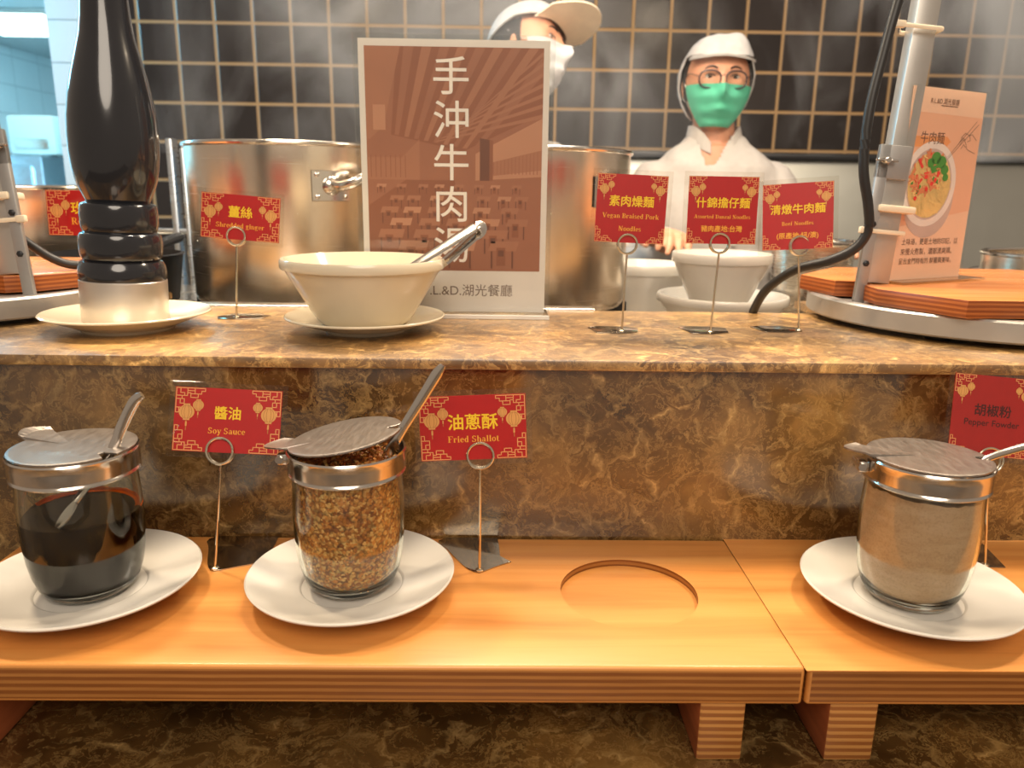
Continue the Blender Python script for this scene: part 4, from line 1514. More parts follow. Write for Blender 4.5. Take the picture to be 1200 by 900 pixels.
# rack upright and dark pan left of the big pot
t = thing('steel_rack', (-.53, 1.32, -.93), 'steel rack uprights catching blue light beside the large stock pot', 'rack')
for x, w in ((-.592, .012), (-.570, .009)):
    bm = bm_new(); box(bm, (x - w / 2, 1.43, -.93), (x + w / 2, 1.46, .392 if w > .01 else .376), .003); obj('post', bm, BLUESTEEL, t)
bm = bm_new(); box(bm, (-.66, 1.432, .225), (-.562, 1.452, .235), .003); obj('shelf', bm, BLUESTEEL, t)
t = thing('dark_pan', (-.55, 1.18, .135), 'dark pan half hidden between the pepper mill and the large pot', 'pan')
bm = bm_new(); lathe(bm, [(0, 0), (.075, 0), (.085, .008), (.095, .075), (.098, .077), (.093, .078), (.082, .010), (0, .006)], (-.575, 1.16, .135), 48); obj('body', bm, DARKIRON, t)
bm = bm_new(); tube(bm, smooth_path([(-.575, 1.253, .20), (-.575, 1.30, .212), (-.575, 1.40, .222)], 4), [.006, .008, .009], n=10); obj('handle', bm, DARKIRON, t)


# stacked white bowls behind the cards
noodle_bowl('serving_bowl', (.335, 1.16, .085), .098, .045, .078, 'wide white bowl at the bottom of the stack behind the Assorted Danzai card', PORC, 'white bowls on the steel worktop')
noodle_bowl('serving_bowl', (.327, 1.15, .1325), .073, .032, .0930, 'white bowl on top of the stack behind the Assorted Danzai card', PORC, 'white bowls on the steel worktop')
noodle_bowl('serving_bowl', (.245, 1.335, .085), .080, .036, .108, 'white bowl left of the stack, behind the Vegan card holder', PORC, 'white bowls on the steel worktop')


# ------------------------------------------------------------------ heat-lamp stations on the ledge
def station(name, c, R, postb, postt, outw, label, mirror=1):
    """round aluminium base with a post clamped to its rim; outw: unit vector from post to outside (cable side)"""
    cx, cy = c
    t = thing('heat_lamp_station', (cx, cy, .17), label, 'heat lamp stand', 'aluminium heat lamp stations')
    bm = bm_new()
    lathe(bm, [(R - .012, .008), (R - .002, .006), (R, .008), (R, .026), (R - .002, .028), (R - .012, .028)], (cx, cy, .17), 128, closed=True)
    lathe(bm, [(0, .022), (R - .012, .022), (R - .012, .026), (0, .026)], (cx, cy, .17), 96)
    obj('base_ring', bm, ALU, t)
    for k in range(4):
        a = pi / 4 + k * pi / 2
        bm = bm_new()
        lathe(bm, [(0, 0), (.012, 0), (.013, .002), (.011, .010), (0, .010)], (cx + (R - .03) * cos(a), cy + (R - .03) * sin(a), .17), 16)
        obj('rubber_foot', bm, RUBBER, t)
    b, tp = Vector(postb), Vector(postt)
    d = (tp - b)
    # wide upper tube
    bm = bm_new()
    M = Matrix.Translation(b) @ d.to_track_quat('Z', 'Y').to_matrix().to_4x4()
    q = d.normalized()
    xax = Vector((1, 0, 0)) - q * q.x
    xax.normalize()
    yax = q.cross(xax)
    M = Matrix(((xax.x, yax.x, q.x, b.x), (xax.y, yax.y, q.y, b.y), (xax.z, yax.z, q.z, b.z), (0, 0, 0, 1)))
    L_ = d.length
    box(bm, (-.0122, -.009, 0.0), (.0122, .009, L_), .0015, M=M)
    post = obj('post', bm, ALU, t)
    # narrow flange bar welded to the base ring
    bm = bm_new()
    s = -mirror
    box(bm, (s * .021 - .006, -.016, -.036), (s * .021 + .006, -.010, .145), .001, M=M)
    box(bm, (s * .021 - .006, -.016, .110), (s * .021 + .022 * mirror + .006, -.0095, .145) if mirror > 0 else (s * .021 + .006, -.0095, .145), .001, M=M)
    fl = obj('flange_bar', bm, ALU_DARK, t)
    for z in (.020, .062):
        bm = bm_new()
        lathe(bm, [(.0034, 0), (.0034, .0015), (.0022, .0022), (0, .0024)], n=6, M=M @ Matrix.Translation((s * .021, -.016, z)) @ Matrix.Rotation(pi / 2, 4, 'X'))
        obj('bolt', bm, DARKIRON, fl)
    # wing nut
    bm = bm_new()
    W = M @ Matrix.Translation((s * .021, -.018, .128)) @ Matrix.Rotation(pi / 2, 4, 'X')
    lathe(bm, [(.0045, -.002), (.0042, .006), (.0028, .009), (0, .0095)], n=16, M=W)
    box(bm, (-.011, -.0012, .001), (-.003, .0012, .008), .0006, M=W)
    box(bm, (.003, -.0012, .001), (.011, .0012, .008), .0006, M=W)
    obj('wing_nut', bm, CHROME, t)
    # white clamp collar and zip ties
    bm = bm_new()
    box(bm, (-.0185, -.0195, .076), (.0215, .0115, .0835), .002, M=M)
    obj('clamp', bm, NYLON, t)
    for z in (.055, .262):
        if z > L_:
            continue
        bm = bm_new()
        loop = [(-.030, -.018), (.0150, -.018), (.0158, .0105), (-.016, .0112)]
        P = []
        for i in range(4):
            p, q_ = Vector((*loop[i], z)), Vector((*loop[(i + 1) % 4], z))
            P += [p.lerp(q_, f) for f in (.05, .35, .65, .95)]
        if mirror < 0:
            P = [Vector((-p.x, p.y, p.z)) for p in P]
        vs = tube(bm, P, .0006, .0022, n=8, closed=True)
        vs += box(bm, (-.036 if mirror > 0 else .026, -.022, z - .0035), (-.026 if mirror > 0 else .036, -.016, z + .0035), .0012)
        bmesh.ops.transform(bm, matrix=M, verts=list(bm.verts))
        obj('zip_tie', bm, NYLON, t)
    return t, M


tr_, MR = station('r', (.560, .880), .193, (.4150, .852, .2165), (.4480, .872, .640), None, 'aluminium heat lamp post and round base at the right end of the ledge', 1)
tl_, ML = station('l', (-.650, .900), .200, (-.520, .830, .2165), (-.560, .855, .640), None, 'aluminium heat lamp post and round base at the left end of the ledge', -1)


def octagon(name, pts, label):
    bm = bm_new()
    prism(bm, pts, .1985, .2160, 0, 1, bev=.0015)
    bm.normal_update()
    for f in bm.faces:
        f.material_index = 0 if abs(f.normal.z) > .7 else 1
    o = obj(name, bm, [WOODTRAY, PLYTRAY])
    c = sum((Vector((x, y, 0)) for x, y in pts), Vector()) / len(pts)
    rebase(o, (c.x, c.y, .1985))
    return tag(o, label, 'board', 'wooden boards on the heat lamp stations')


octagon('carving_board', [(.440, .716), (.690, .716), (.752, .800), (.752, .960), (.690, 1.045), (.450, 1.045), (.366, .940), (.380, .872), (.408, .868), (.411, .842), (.397, .838), (.394, .800)],
        'orange wooden board with cut corners under the noodle menu stand')
octagon('carving_board', [(-.560, .765), (-.548, .800), (-.549, .822), (-.520, .812), (-.495, .830), (-.462, .885), (-.442, .925), (-.450, .985), (-.560, 1.045), (-.760, 1.045), (-.840, .960), (-.840, .820), (-.770, .735), (-.600, .735)],
        'orange wooden board at the left end of the ledge beside the pepper mill')

bm = bm_new()
tube(bm, smooth_path([(.437, .850, .66), (.413, .846, .560), (.398, .842, .505), (.387, .838, .450), (.378, .834, .395), (.378, .832, .340), (.388, .832, .300), (.392, .834, .275), (.382, .838, .2545), (.360, .850, .2400), (.335, .875, .228), (.315, .900, .205),
                      (.308, .918, .182), (.305, .935, .150), (.300, .940, .10)], 6), .0052, n=12)
o = obj('power_cable', bm, RUBBER)
rebase(o, (.31, .92, .17))
tag(o, 'black power cable zip-tied to the right post and curving down onto the ledge', 'cable')
bm = bm_new()
tube(bm, smooth_path([(-.545, .843, .40), (-.542, .848, .32), (-.530, .855, .265), (-.512, .865, .240), (-.492, .875, .225), (-.472, .885, .2215), (-.445, .905, .2230), (-.425, .925, .2000), (-.42, .94, .16)], 6), .0048, n=12)
o = obj('power_cable', bm, RUBBER)
rebase(o, (-.47, .885, .216))
tag(o, 'black power cable running from the left post behind the pepper mill', 'cable')

# noodle menu stand on the right board
MC = Vector((.4850, .8790, .2160))
turn = math.atan2(.056, .111)
t = thing('acrylic_menu_stand', MC, 'tall narrow acrylic menu stand on the orange wooden board at right', 'menu stand')
t.rotation_euler = (0, 0, turn)
mw, mh = .0620, .2050
bm = bm_new(); box(bm, (-mw - .002, -.0028, .003), (mw + .002, -.0010, mh + .003), .0005, 1); obj('front_sheet', bm, ACRYL, t, False, False)
bm = bm_new(); box(bm, (-mw - .002, .0010, .003), (mw + .002, .0028, mh + .003), .0005, 1); obj('back_sheet', bm, ACRYL, t, False, False)
bm = bm_new(); box(bm, (-mw - .002, -.020, 0), (mw + .022, .022, .003), .0008, 1); obj('foot', bm, ACRYL_EDGE, t, True, False)
t = thing('noodle_menu', MC + Vector((0, 0, .0032)), 'peach menu sheet with a bowl of beef noodles and a hand holding chopsticks', 'menu')
t.rotation_euler = (0, 0, turn)
bm = bm_new(); box(bm, (-mw, -.0004, 0), (mw, .0004, mh - .001)); obj('paper', bm, PEACH, t, False, False)
bm = bm_new()
y = -.0006
flat_poly(bm, [(-mw, .058), (mw, .076), (mw, mh - .028), (-mw, mh - .026)], y, 0)
flat_poly(bm, [(-.050, mh - .062), (.004, mh - .061), (.011, mh - .055), (.004, mh - .050), (-.050, mh - .051)], y - .0001, 1)
raw_obj('colour_print', bm, [PEACH2, PEACH3], t)
INK = plain('menu_brown_ink', lin(112, 76, 56), .5)
BOWLP = plain('printed_bowl_white', lin(240, 226, 218), .5)
BOWLS = plain('printed_bowl_grey', lin(206, 180, 170), .5)
NOOD = plain('printed_noodle', lin(240, 204, 130), .5)
MEAT = plain('printed_meat', lin(214, 130, 84), .5)
GREEN = plain('printed_greens', lin(70, 140, 50), .5)
REDP = plain('printed_chilli', lin(222, 52, 40), .5)
bm = bm_new()
bc = (-.016, .104)
disc(bm, bc[0] + .003, bc[1] - .016, .042, .042, y - .0001, 1, 40)
disc(bm, *bc, .0455, .0455, y - .0002, 0, 48)
disc(bm, bc[0], bc[1], .038, .038, y - .0003, 1, 48)
disc(bm, bc[0], bc[1] - .001,   .036, .035, y - .0004, 2, 40)
random.seed(5)
for k in range(170):
    a, r = random.uniform(0, 6.28),   .034 * random.random() ** .5
    x_, z_ = bc[0] + r * cos(a), bc[1] + r * sin(a)
    mi = 2
    if z_ - bc[1] > -.009 and x_ < bc[0] + .014:
        mi = random.choice((3, 3, 4, 3, 5, 2))
    s_ = random.uniform(.0022, .0052)
    aa = random.uniform(0, 3.14)
    stroke(bm, (x_ - s_ * cos(aa), z_ - s_ * sin(aa)), (x_ + s_ * cos(aa), z_ + s_ * sin(aa)), random.uniform(.0012, .004) if mi != 2 else .0012, y - .0005 - .000003 * k, mi)
for dx_, dz_, l_ in ((.005, .028, .015), (.015, .024, .015), (.022, .016, .012), (-.003, .023, .011), (.025, .008, .009)):
    disc(bm, bc[0] + dx_, bc[1] + dz_, l_ * .55, l_ * .45, y - .001, 4, 14)
for dx_, dz_ in ((-.008, .008), (.003, .001), (-.005, -.005), (.008, .005), (-.022, -.015)):
    disc(bm, bc[0] + dx_, bc[1] + dz_, .0028, .0024, y - .0011, 5, 12)
raw_obj('bowl_print', bm, [BOWLP, BOWLS, NOOD, MEAT, GREEN, REDP], t)
bm = bm_new()
hx, hz = .040, mh - .056
for a, b in (((-.030, -.016), (.014, .024)), ((-.0295, -.018), (.018, .021)), ((-.030, -.016), (-.0295, -.018))):
    stroke(bm, (hx - .002 + a[0], hz + a[1]), (hx - .002 + b[0], hz + b[1]), .0006, y - .0002)
for pl in ([(-.012, .006), (-.006, .011), (.002, .009), (.007, .010), (.016, .004)], [(-.013, -.002), (-.008, .004), (-.003, .001), (.001, -.006), (.008, -.008), (.016, -.010)], [(-.014, .001), (-.010, .006), (-.004, .004)],
           [(-.010, -.006), (-.006, -.001), (-.002, -.004)], [(.002, .009), (.005, .004), (.0, .002)]):
    for a, b in zip(pl, pl[1:]):
        stroke(bm, (hx + a[0], hz + a[1]), (hx + b[0], hz + b[1]), .0006, y - .0002)
raw_obj('hand_drawing', bm, INK, t)
for body, cx_, cz_, w_ in (('牛肉麵', -.021, mh - .052, .040), ('R.L.&D.湖光餐廳', -.008, mh - .0140, .048), ('土味道，更是土地的印記，以', .000, .0420, .098), ('來慢火熬製，濃郁清爽順。', -.004, .0310, .090),
                           ('呈出金門特有的 鮮麗與美味。', -.004, .0205, .092)):
    bm = bm_new()
    add_text(bm, body, cx_, cz_, y - .0003, width=w_, bold=0)
    raw_obj('lettering', bm, INK, t)
bm = bm_new()
stroke(bm, (-.014, mh - .0185), (.014, mh - .0185), .0008, y - .0003)
raw_obj('rule_line', bm, INK, t)


# ------------------------------------------------------------------ cooks
def remeshed(name, bm, mat, parent, voxel, smooth_it, loc=None):
    me = bpy.data.meshes.new(name)
    bmesh.ops.recalc_face_normals(bm, faces=bm.faces)
    bm.to_mesh(me)
    bm.free()
    o = bpy.data.objects.new(name, me)
    r = o.modifiers.new('remesh', 'REMESH')
    r.mode = 'VOXEL'
    r.voxel_size = voxel
    s = o.modifiers.new('smooth', 'SMOOTH')
    s.factor = .5
    s.iterations = smooth_it
    me2 = evaluated(o)
    me2.name = name
    bpy.data.meshes.remove(me)
    me2.materials.clear()
    me2.materials.append(mat)
    for p in me2.polygons:
        p.use_smooth = True
    o = link(name, me2, parent)
    return o


def loft(bm, secs, n=28):
    """secs: (centre, rx, ry[, axis x dir]) elliptical sections, closed at both ends"""
    rings = []
    m = len(secs)
    for i, s in enumerate(secs):
        c, rx, ry = Vector(s[0]), s[1], s[2]
        rings.append([bm.verts.new(c + Vector((rx * cos(2 * pi * k / n), ry * sin(2 * pi * k / n), 0))) for k in range(n)])
    for a, b in zip(rings, rings[1:]):
        for k in range(n):
            bm.faces.new((a[k], a[(k + 1) % n], b[(k + 1) % n], b[k]))
    bm.faces.new(rings[0][::-1])
    bm.faces.new(rings[-1])


def limb(bm, pts, radii, n=16):
    P = smooth_path(pts, 4)
    tube(bm, P, lerp_list(radii, len(P)), n=n, upv=(.3, .2, 1))
    for p, r in ((P[0], radii[0]), (P[-1], radii[-1])):
        bmesh.ops.create_uvsphere(bm, u_segments=14, v_segments=8, radius=r * .99, matrix=Matrix.Translation(p))


def head_point(az, el, off=0.0):
    """local head: x right, -y front, z up; az 0 = front, positive towards +x"""
    t_ = -sin(el) if el < 0 else 0
    back = (1 - cos(az)) / 2
    wx = .0765 * (1 - .26 * t_ * t_ * (1 - .3 * back))
    dy = .088 if cos(az) > 0 else .098
    dyy = dy * (1 - (.12 * t_ if cos(az) > 0 else .30 * t_))
    x = wx * cos(el) * sin(az)
    yv = -dyy * cos(el) * cos(az)
    z = (.096 if el > 0 else .114) * sin(el)
    # flatten the face, raise brow, sink the eyes, push out the nose
    if cos(az) > 0:
        yv += .010 * max(0, cos(az)) ** 6 * cos(el)
        for s in (-1, 1):
            g = math.exp(-(((az - s * .40) / .22) ** 2 + ((el - .06) / .11) ** 2))
            yv += .0085 * g
        g = math.exp(-((el - .26) / .10) ** 2 - (az / .7) ** 2)
        yv -= .0035 * g
        g = math.exp(-(az / .12) ** 2) * (math.exp(-((el + .22) / .13) ** 2) + .55 * math.exp(-((el + .02) / .16) ** 2))
        yv -= .019 * g
        g = math.exp(-(az / .30) ** 2 - ((el + .55) / .09) ** 2)
        yv -= .006 * g
        g = math.exp(-(az / .25) ** 2 - ((el + .62) / .025) ** 2)
        yv += .003 * g
    p = Vector((x, yv, z))
    return p + p.normalized() * off


def shell(bm, fn, azs, els, thick=.002, flip=False):
    """closed patch: fn(az, el) outer and inner surfaces"""
    g = [[[bm.verts.new(fn(a, e, o)) for e in els] for a in azs] for o in (0, -thick)]
    for k in (0, 1):
        for i in range(len(azs) - 1):
            for j in range(len(els) - 1):
                bm.faces.new((g[k][i][j], g[k][i + 1][j], g[k][i + 1][j + 1], g[k][i][j + 1]))
    A, B = len(azs) - 1, len(els) - 1
    for i in range(A):
        for j in (0, B):
            bm.faces.new((g[0][i][j], g[0][i + 1][j], g[1][i + 1][j], g[1][i][j]))
    for j in range(B):
        for i in (0, A):
            bm.faces.new((g[0][i][j], g[0][i][j + 1], g[1][i][j + 1], g[1][i][j]))


def span(a, b, n):
    return [a + (b - a) * i / n for i in range(n + 1)]


def hand(bm, M, s=1):
    """relaxed right/left hand (s = +1/-1 flips the thumb); palm along -z from the wrist at the origin, fingers curling to -y"""
    P = lambda x, y_, z: M @ Vector((x * s, y_, z))
    n = 12
    rings = []
    for z, rx, ry in ((.012, .024, .018), (-.010, .028, .017), (-.040, .038, .016), (-.075, .041, .014), (-.088, .036, .011)):
        rings.append([bm.verts.new(P(rx * cos(2 * pi * k / n), ry * sin(2 * pi * k / n), z)) for k in range(n)])
    for a, b in zip(rings, rings[1:]):
        for k in range(n):
            bm.faces.new((a[k], a[(k + 1) % n], b[(k + 1) % n], b[k]))
    bm.faces.new(rings[0]); bm.faces.new(rings[-1])
    for x, l, c in ((-.031, .058, 1.0), (-.0105, .066, .95), (.0105, .062, 1.0), (.031, .048, 1.1)):
        pts, ang, p = [], .15 * c, Vector((x, 0, -.080))
        pts.append(tuple(p))
        for sl, da in ((.45, .45), (.32, .5), (.23, .35)):
            ang += da * c
            p = p + Vector((0, -sin(ang) * l * sl, -cos(ang) * l * sl))
            pts.append(tuple(p))
        tube(bm, [P(*q) for q in pts], [.0088, .0085, .0078, .0062], n=10, upv=(1, 0, 0))
        bmesh.ops.create_uvsphere(bm, u_segments=10, v_segments=6, radius=.0064, matrix=Matrix.Translation(P(*pts[-1])))
    tube(bm, [P(-.022, -.004, -.018), P(-.046, -.014, -.040), P(-.054, -.026, -.062), P(-.050, -.034, -.080)], [.014, .0115, .0095, .0075], n=10, upv=(0, 1, 0))
    bmesh.ops.create_uvsphere(bm, u_segments=10, v_segments=6, radius=.0076, matrix=Matrix.Translation(P(-.050, -.034, -.080)))


def cook(root_loc, head_c, head_rot, torso_x, z_sh, sh_w, hands, label, mask_mat, glasses, cap_style, mask_label, face_yaw=0):
    """head_c: head centre; torso under it; hands: [(elbow, wrist, hand matrix rotation)] for the viewer's left and right"""
    X0, Y0 = root_loc[0], root_loc[1]
    HM = Matrix.Translation(head_c) @ head_rot
    bm = bm_new()
    # head
    N, K = 64, 44
    rows = []
    for j in range(1, K):
        e = -pi / 2 + pi * j / K
        rows.append([bm.verts.new(HM @ head_point(-pi + 2 * pi * i / N, e)) for i in range(N)])
    for a, b in zip(rows, rows[1:]):
        for i in range(N):
            bm.faces.new((a[i], a[(i + 1) % N], b[(i + 1) % N], b[i]))
    bm.faces.new(rows[0][::-1]); bm.faces.new(rows[-1])
    for s in (-1, 1):                                            # ears
        M = HM @ Matrix.Translation((s * .0725, .008, -.010)) @ Matrix.Rotation(s * .35, 4, 'Z') @ Matrix.Diagonal((.010, .018, .031, 1))
        bmesh.ops.create_uvsphere(bm, u_segments=16, v_segments=10, radius=1, matrix=M)
    hc = Vector(head_c)
    # neck, chest and hips
    nb = Vector((torso_x, Y0 + .01, z_sh + .035))
    limb(bm, [hc + Vector((0, .025, -.055)), (hc + nb) / 2 + Vector((0, .018, -.02)), nb + Vector((0, .005, -.03))], [.052, .050, .058])
    zb = -.93
    loft(bm, [((torso_x, Y0, -.10), .145, .10), ((torso_x, Y0, .02), .135, .095), ((torso_x, Y0, .18), .145, .10), ((torso_x, Y0, z_sh - .12), sh_w * .84, .09), ((torso_x, Y0, z_sh - .06), sh_w * .80, .075),
              ((torso_x, Y0 + .005, z_sh + .015), sh_w * .5, .06)])
    for s in (-1, 1):                                            # legs, one piece with the trunk
        limb(bm, [(torso_x + s * .075, Y0, -.08), (torso_x + s * .085, Y0, -.48), (torso_x + s * .088, Y0 + .01, -.86)], [.085, .055, .040])
        limb(bm, [(torso_x + s * .088, Y0 + .01, -.885), (torso_x + s * .092, Y0 - .12, -.900)], [.036, .028])
    for s, (el, wr, hr) in zip((-1, 1), hands):
        sh_p = Vector((torso_x + s * sh_w * .84, Y0, z_sh - .090))
        limb(bm, [sh_p, sh_p.lerp(Vector(el), .5), el, Vector(el).lerp(Vector(wr), .5), wr], [.042, .041, .036, .034, .026])
        d = (Vector(wr) - Vector(el)).normalized()
        hm = Matrix.Translation(Vector(wr)) @ (-d).to_track_quat('Z', 'Y').to_matrix().to_4x4() @ hr
        hand(bm, hm, s)
    body = remeshed('person', bm, SKIN, None, .0040, 2)
    tag(body, label, 'person')
    rebase(body, (torso_x, Y0, -.93))

    def child(nm, b, mats, **k):
        return obj(nm, b, mats, body, **k)

    def child_rm(nm, b, mat, vox, it):
        c = remeshed(nm, b, mat, None, vox, it)
        c.data.transform(Matrix.Translation(-body.location))
        c.parent = body
        return c

    # jacket with sleeves
    bm = bm_new()
    loft(bm, [((torso_x, Y0, -.30), .200, .150), ((torso_x, Y0, -.10), .180, .135), ((torso_x, Y0, .10), .168, .125), ((torso_x, Y0, .25), sh_w * 1.05, .125), ((torso_x, Y0, z_sh - .11), sh_w * 1.12, .118),
              ((torso_x, Y0, z_sh - .07), sh_w * 1.12, .108), ((torso_x, Y0, z_sh - .035), sh_w * 1.00, .098), ((torso_x, Y0 + .004, z_sh - .005), sh_w * .80, .084), ((torso_x, Y0 + .008, z_sh + .018), sh_w * .58, .072),
              ((torso_x, Y0 + .010, z_sh + .038), sh_w * .44, .064)], 40)
    for s, (el, wr, hr) in zip((-1, 1), hands):
        sh_p = Vector((torso_x + s * sh_w * .90, Y0 + .004, z_sh - .088))
        wr2 = Vector(el).lerp(Vector(wr), .90)
        limb(bm, [sh_p, sh_p.lerp(Vector(el), .5), el, Vector(el).lerp(wr2, .5), wr2], [.070, .066, .058, .052, .044])
    bm2 = bm
    jk = child_rm('jacket', bm2, CLOTH, .006, 8)
    nrm = [v.normal.copy() for v in jk.data.vertices]
    for v, nv in zip(jk.data.vertices, nrm):                     # soft folds
        w = body.location + v.co
        v.co += nv * (.0105 * noise.noise(Vector((w.x * 16 + w.z * 9, w.y * 10, w.z * 7))) + .0022 * noise.noise(w * 34))
    # V opening below the collar
    bj = bm_new()
    bj.from_mesh(jk.data)
    gone = []
    for f in bj.faces:
        w = body.location + f.calc_center_median()
        if w.y < Y0 - .01 and w.z > z_sh - .035 and abs(w.x - (torso_x - .024 + .25 * (w.z - z_sh))) < .012 + (w.z - z_sh + .035) * .42:
            gone.append(f)
    bmesh.ops.delete(bj, geom=gone, context='FACES')
    bj.to_mesh(jk.data)
    bj.free()
    # standing collar, open at the front
    bm = bm_new()
    nbx = hc.lerp(nb, .62) + Vector((0, .016, 0))

    def collar(a, e, o):
        f = e
        r = .064 + .010 * (1 - f) + o
        drop = .055 * max(0, cos(a)) ** 6
        z_ = z_sh + .018 - .030 * max(0, cos(a)) ** 3 + f * .045 - f * drop * .5
        cxx = nb.x + (nbx.x - nb.x) * f * .6
        return Vector((cxx + (r * 1.0) * sin(a), Y0 + .012 - (r * .96 + .012 * max(0, cos(a))) * cos(a), z_))
    shell(bm, collar, span(.50, 2 * pi - .36, 48), span(0, 1, 6), .004)
    child('collar', bm, CLOTH)
    # front placket
    for k in range(4):
        bm = bm_new()
        lathe(bm, [(0, .0), (.006, .0), (.0065, .0015), (.005, .003), (0, .0028)], n=14, M=Matrix.Translation((torso_x + .030, Y0 - .122, z_sh - .13 - k * .09)) @ Matrix.Rotation(pi / 2, 4, 'X'))
        child('jacket_button', bm, PORC)
    # trousers and shoes
    bm = bm_new()
    for s in (-1, 1):
        limb(bm, [(torso_x + s * .078, Y0, -.16), (torso_x + s * .086, Y0, -.50), (torso_x + s * .089, Y0 + .01, -.84)], [.100, .075, .062])
    child_rm('trousers', bm, TROUSER, .009, 3)
    for s in (-1, 1):
        bm = bm_new()
        loft(bm, [((torso_x + s * .092, Y0 - .045, -.928), .046, .125), ((torso_x + s * .092, Y0 - .045, -.905), .045, .122), ((torso_x + s * .091, Y0 - .030, -.875), .043, .095), ((torso_x + s * .090, Y0 + .005, -.835), .044, .052)], 24)
        child('shoe', bm, TROUSER)
    # face covering
    bm = bm_new()

    def mask(a, e, o):
        lo, hi = -.98, -.10
        el = lo + (hi - lo) * e
        aa = a * (1.0 - .10 * (1 - e))
        p = head_point(aa, el, .0075 + o)
        nose = .010 * math.exp(-(aa / .35) ** 2) * math.exp(-((e - .62) / .35) ** 2)
        pleat = .0022 * sin(e * 3 * 2 * pi) * math.exp(-(aa / .9) ** 4)
        p += Vector((0, -nose - pleat - .004 * (1 - abs(aa) / 1.1), -.004 * (1 - e)))
        return HM @ p
    shell(bm, mask, span(-1.24, 1.24, 40), span(0, 1, 30), .0015)
    mk = child('face_mask', bm, mask_mat)
    mk['label'] = mask_label
    for s in (-1, 1):
        for e0 in (.98, .05):
            bm = bm_new()
            P = [mask(s * 1.23, e0, 0), HM @ (head_point(s * 1.36, -.10 if e0 > .5 else -.45, .004)), HM @ Vector((s * .080, .018, .018 if e0 > .5 else -.036))]
            tube(bm, smooth_path(P, 4), .0012, n=6)
            child('ear_loop', bm, PORC)
    # eyes and brows
    for s in (-1, 1):
        bm = bm_new()
        p = head_point(s * .40, .055)
        e_c = p + Vector((0, .0072, 0))
        bmesh.ops.create_uvsphere(bm, u_segments=20, v_segments=14, radius=.0115, matrix=HM @ Matrix.Translation(e_c) @ Matrix.Rotation(pi / 2, 4, 'X') @ Matrix.Diagonal((1.15, .62, 1, 1)))
        inv = (HM @ Matrix.Translation(e_c)).inverted()
        for f in bm.faces:
            q = inv @ f.calc_center_median()
            if q.y < 0 and (q.x ** 2 + q.z ** 2) < .0052 ** 2:
                f.material_index = 1
        child('eye', bm, [EYEW, EYED])
        bm = bm_new()
        P = [HM @ head_point(s * a, e, .0008) for a, e in ((.20, .235), (.34, .285), (.50, .275), (.62, .225))]
        tube(bm, smooth_path(P, 4), [.0010, .0018, .0015, .0007], [.0020, .0024, .0018, .0008], n=8)
        child('eyebrow', bm, HAIR)
        bm = bm_new()
        P = [HM @ head_point(s * a, e, .0014) for a, e in ((.24, .060), (.32, .105), (.42, .115), (.54, .075))]
        tube(bm, smooth_path(P, 4), .0011, n=6)
        child('eyelid_line', bm, HAIR)
    # hair at temples and nape
    bm = bm_new()
    shell(bm, lambda a, e, o: HM @ head_point(a, e, .006 + o), span(1.42, 2 * pi - 1.42, 40), span(-.40, .46, 14), .005)
    child('hair', bm, HAIR)
    # cap
    if cap_style == 'hood':
        bm = bm_new()

        def cap(a, e, o):
            c = cos(a)
            lowe = .50 if c > .10 else (.50 - (.10 - c) * 3.2 if c > -.28 else -.72)
            lowe = max(lowe, -.72)
            el = lowe + (1.52 - lowe) * e
            puff = .009 + .007 * math.exp(-((el - 1.0) / .5) ** 2) + .016 * max(0, -c) * math.exp(-((el + .1) / .6) ** 2) + .007 * max(0, 1 - abs(el - .2)) * abs(sin(a))
            p = head_point(a, el, puff + o)
            p += Vector((0, 0, .013 * math.exp(-((a - 1.15) / .6) ** 2 - ((el - .95) / .35) ** 2)))
            p += p.normalized() * .002 * noise.noise(p * 60)
            return HM @ p
        shell(bm, cap, span(-pi, pi, 72), span(0, 1, 26), .003)
        cp = child('cap', bm, CAPW)
        bm = bm_new()
        shell(bm, lambda a, e, o: HM @ (head_point(a, .50 + .0 * e, .0095 + o * .4 + e * .016) + Vector((0, -.004 * e, .003 - .010 * e - .006 * abs(a) * e + o))), span(-1.12, 1.12, 30), span(0, 1, 6), .004)
        obj('cap_brim', bm, CAPW, None)
        b_ = [o_ for o_ in COL.objects if o_.name.startswith('cap_brim') and o_.parent is None][-1]
        b_.data.transform(Matrix.Translation(-body.location))
        b_.parent = cp
    else:
        bm = bm_new()

        def cap(a, e, o):
            c = cos(a)
            lowe = .42 if c > 0 else .42 - .34 * (-c)
            el = lowe + (1.53 - lowe) * e
            p = head_point(a, el, .012 + .012 * math.exp(-((el - .9) / .5) ** 2) + o)
            return HM @ p
        shell(bm, cap, span(-pi, pi, 64), span(0, 1, 20), .003)
        cp = child('cap', bm, CAPW)
        bm = bm_new()
        shell(bm, lambda a, e, o: HM @ (head_point(a, .42, .013) + Vector((.10 * e * sin(a) * .15, -.092 * e * max(.25, cos(a * .95)), -.004 + .016 * e - .018 * (1 - cos(a)) * e + o))), span(-1.05, 1.05, 30), span(0, 1, 10), .004)
        b_ = obj('cap_brim', bm, plain('warm_lit_brim', lin(238, 220, 194), .7))  # cream colour paints in the warm light falling on the white cap's brim
        b_.data.transform(Matrix.Translation(-body.location))
        b_.parent = cp
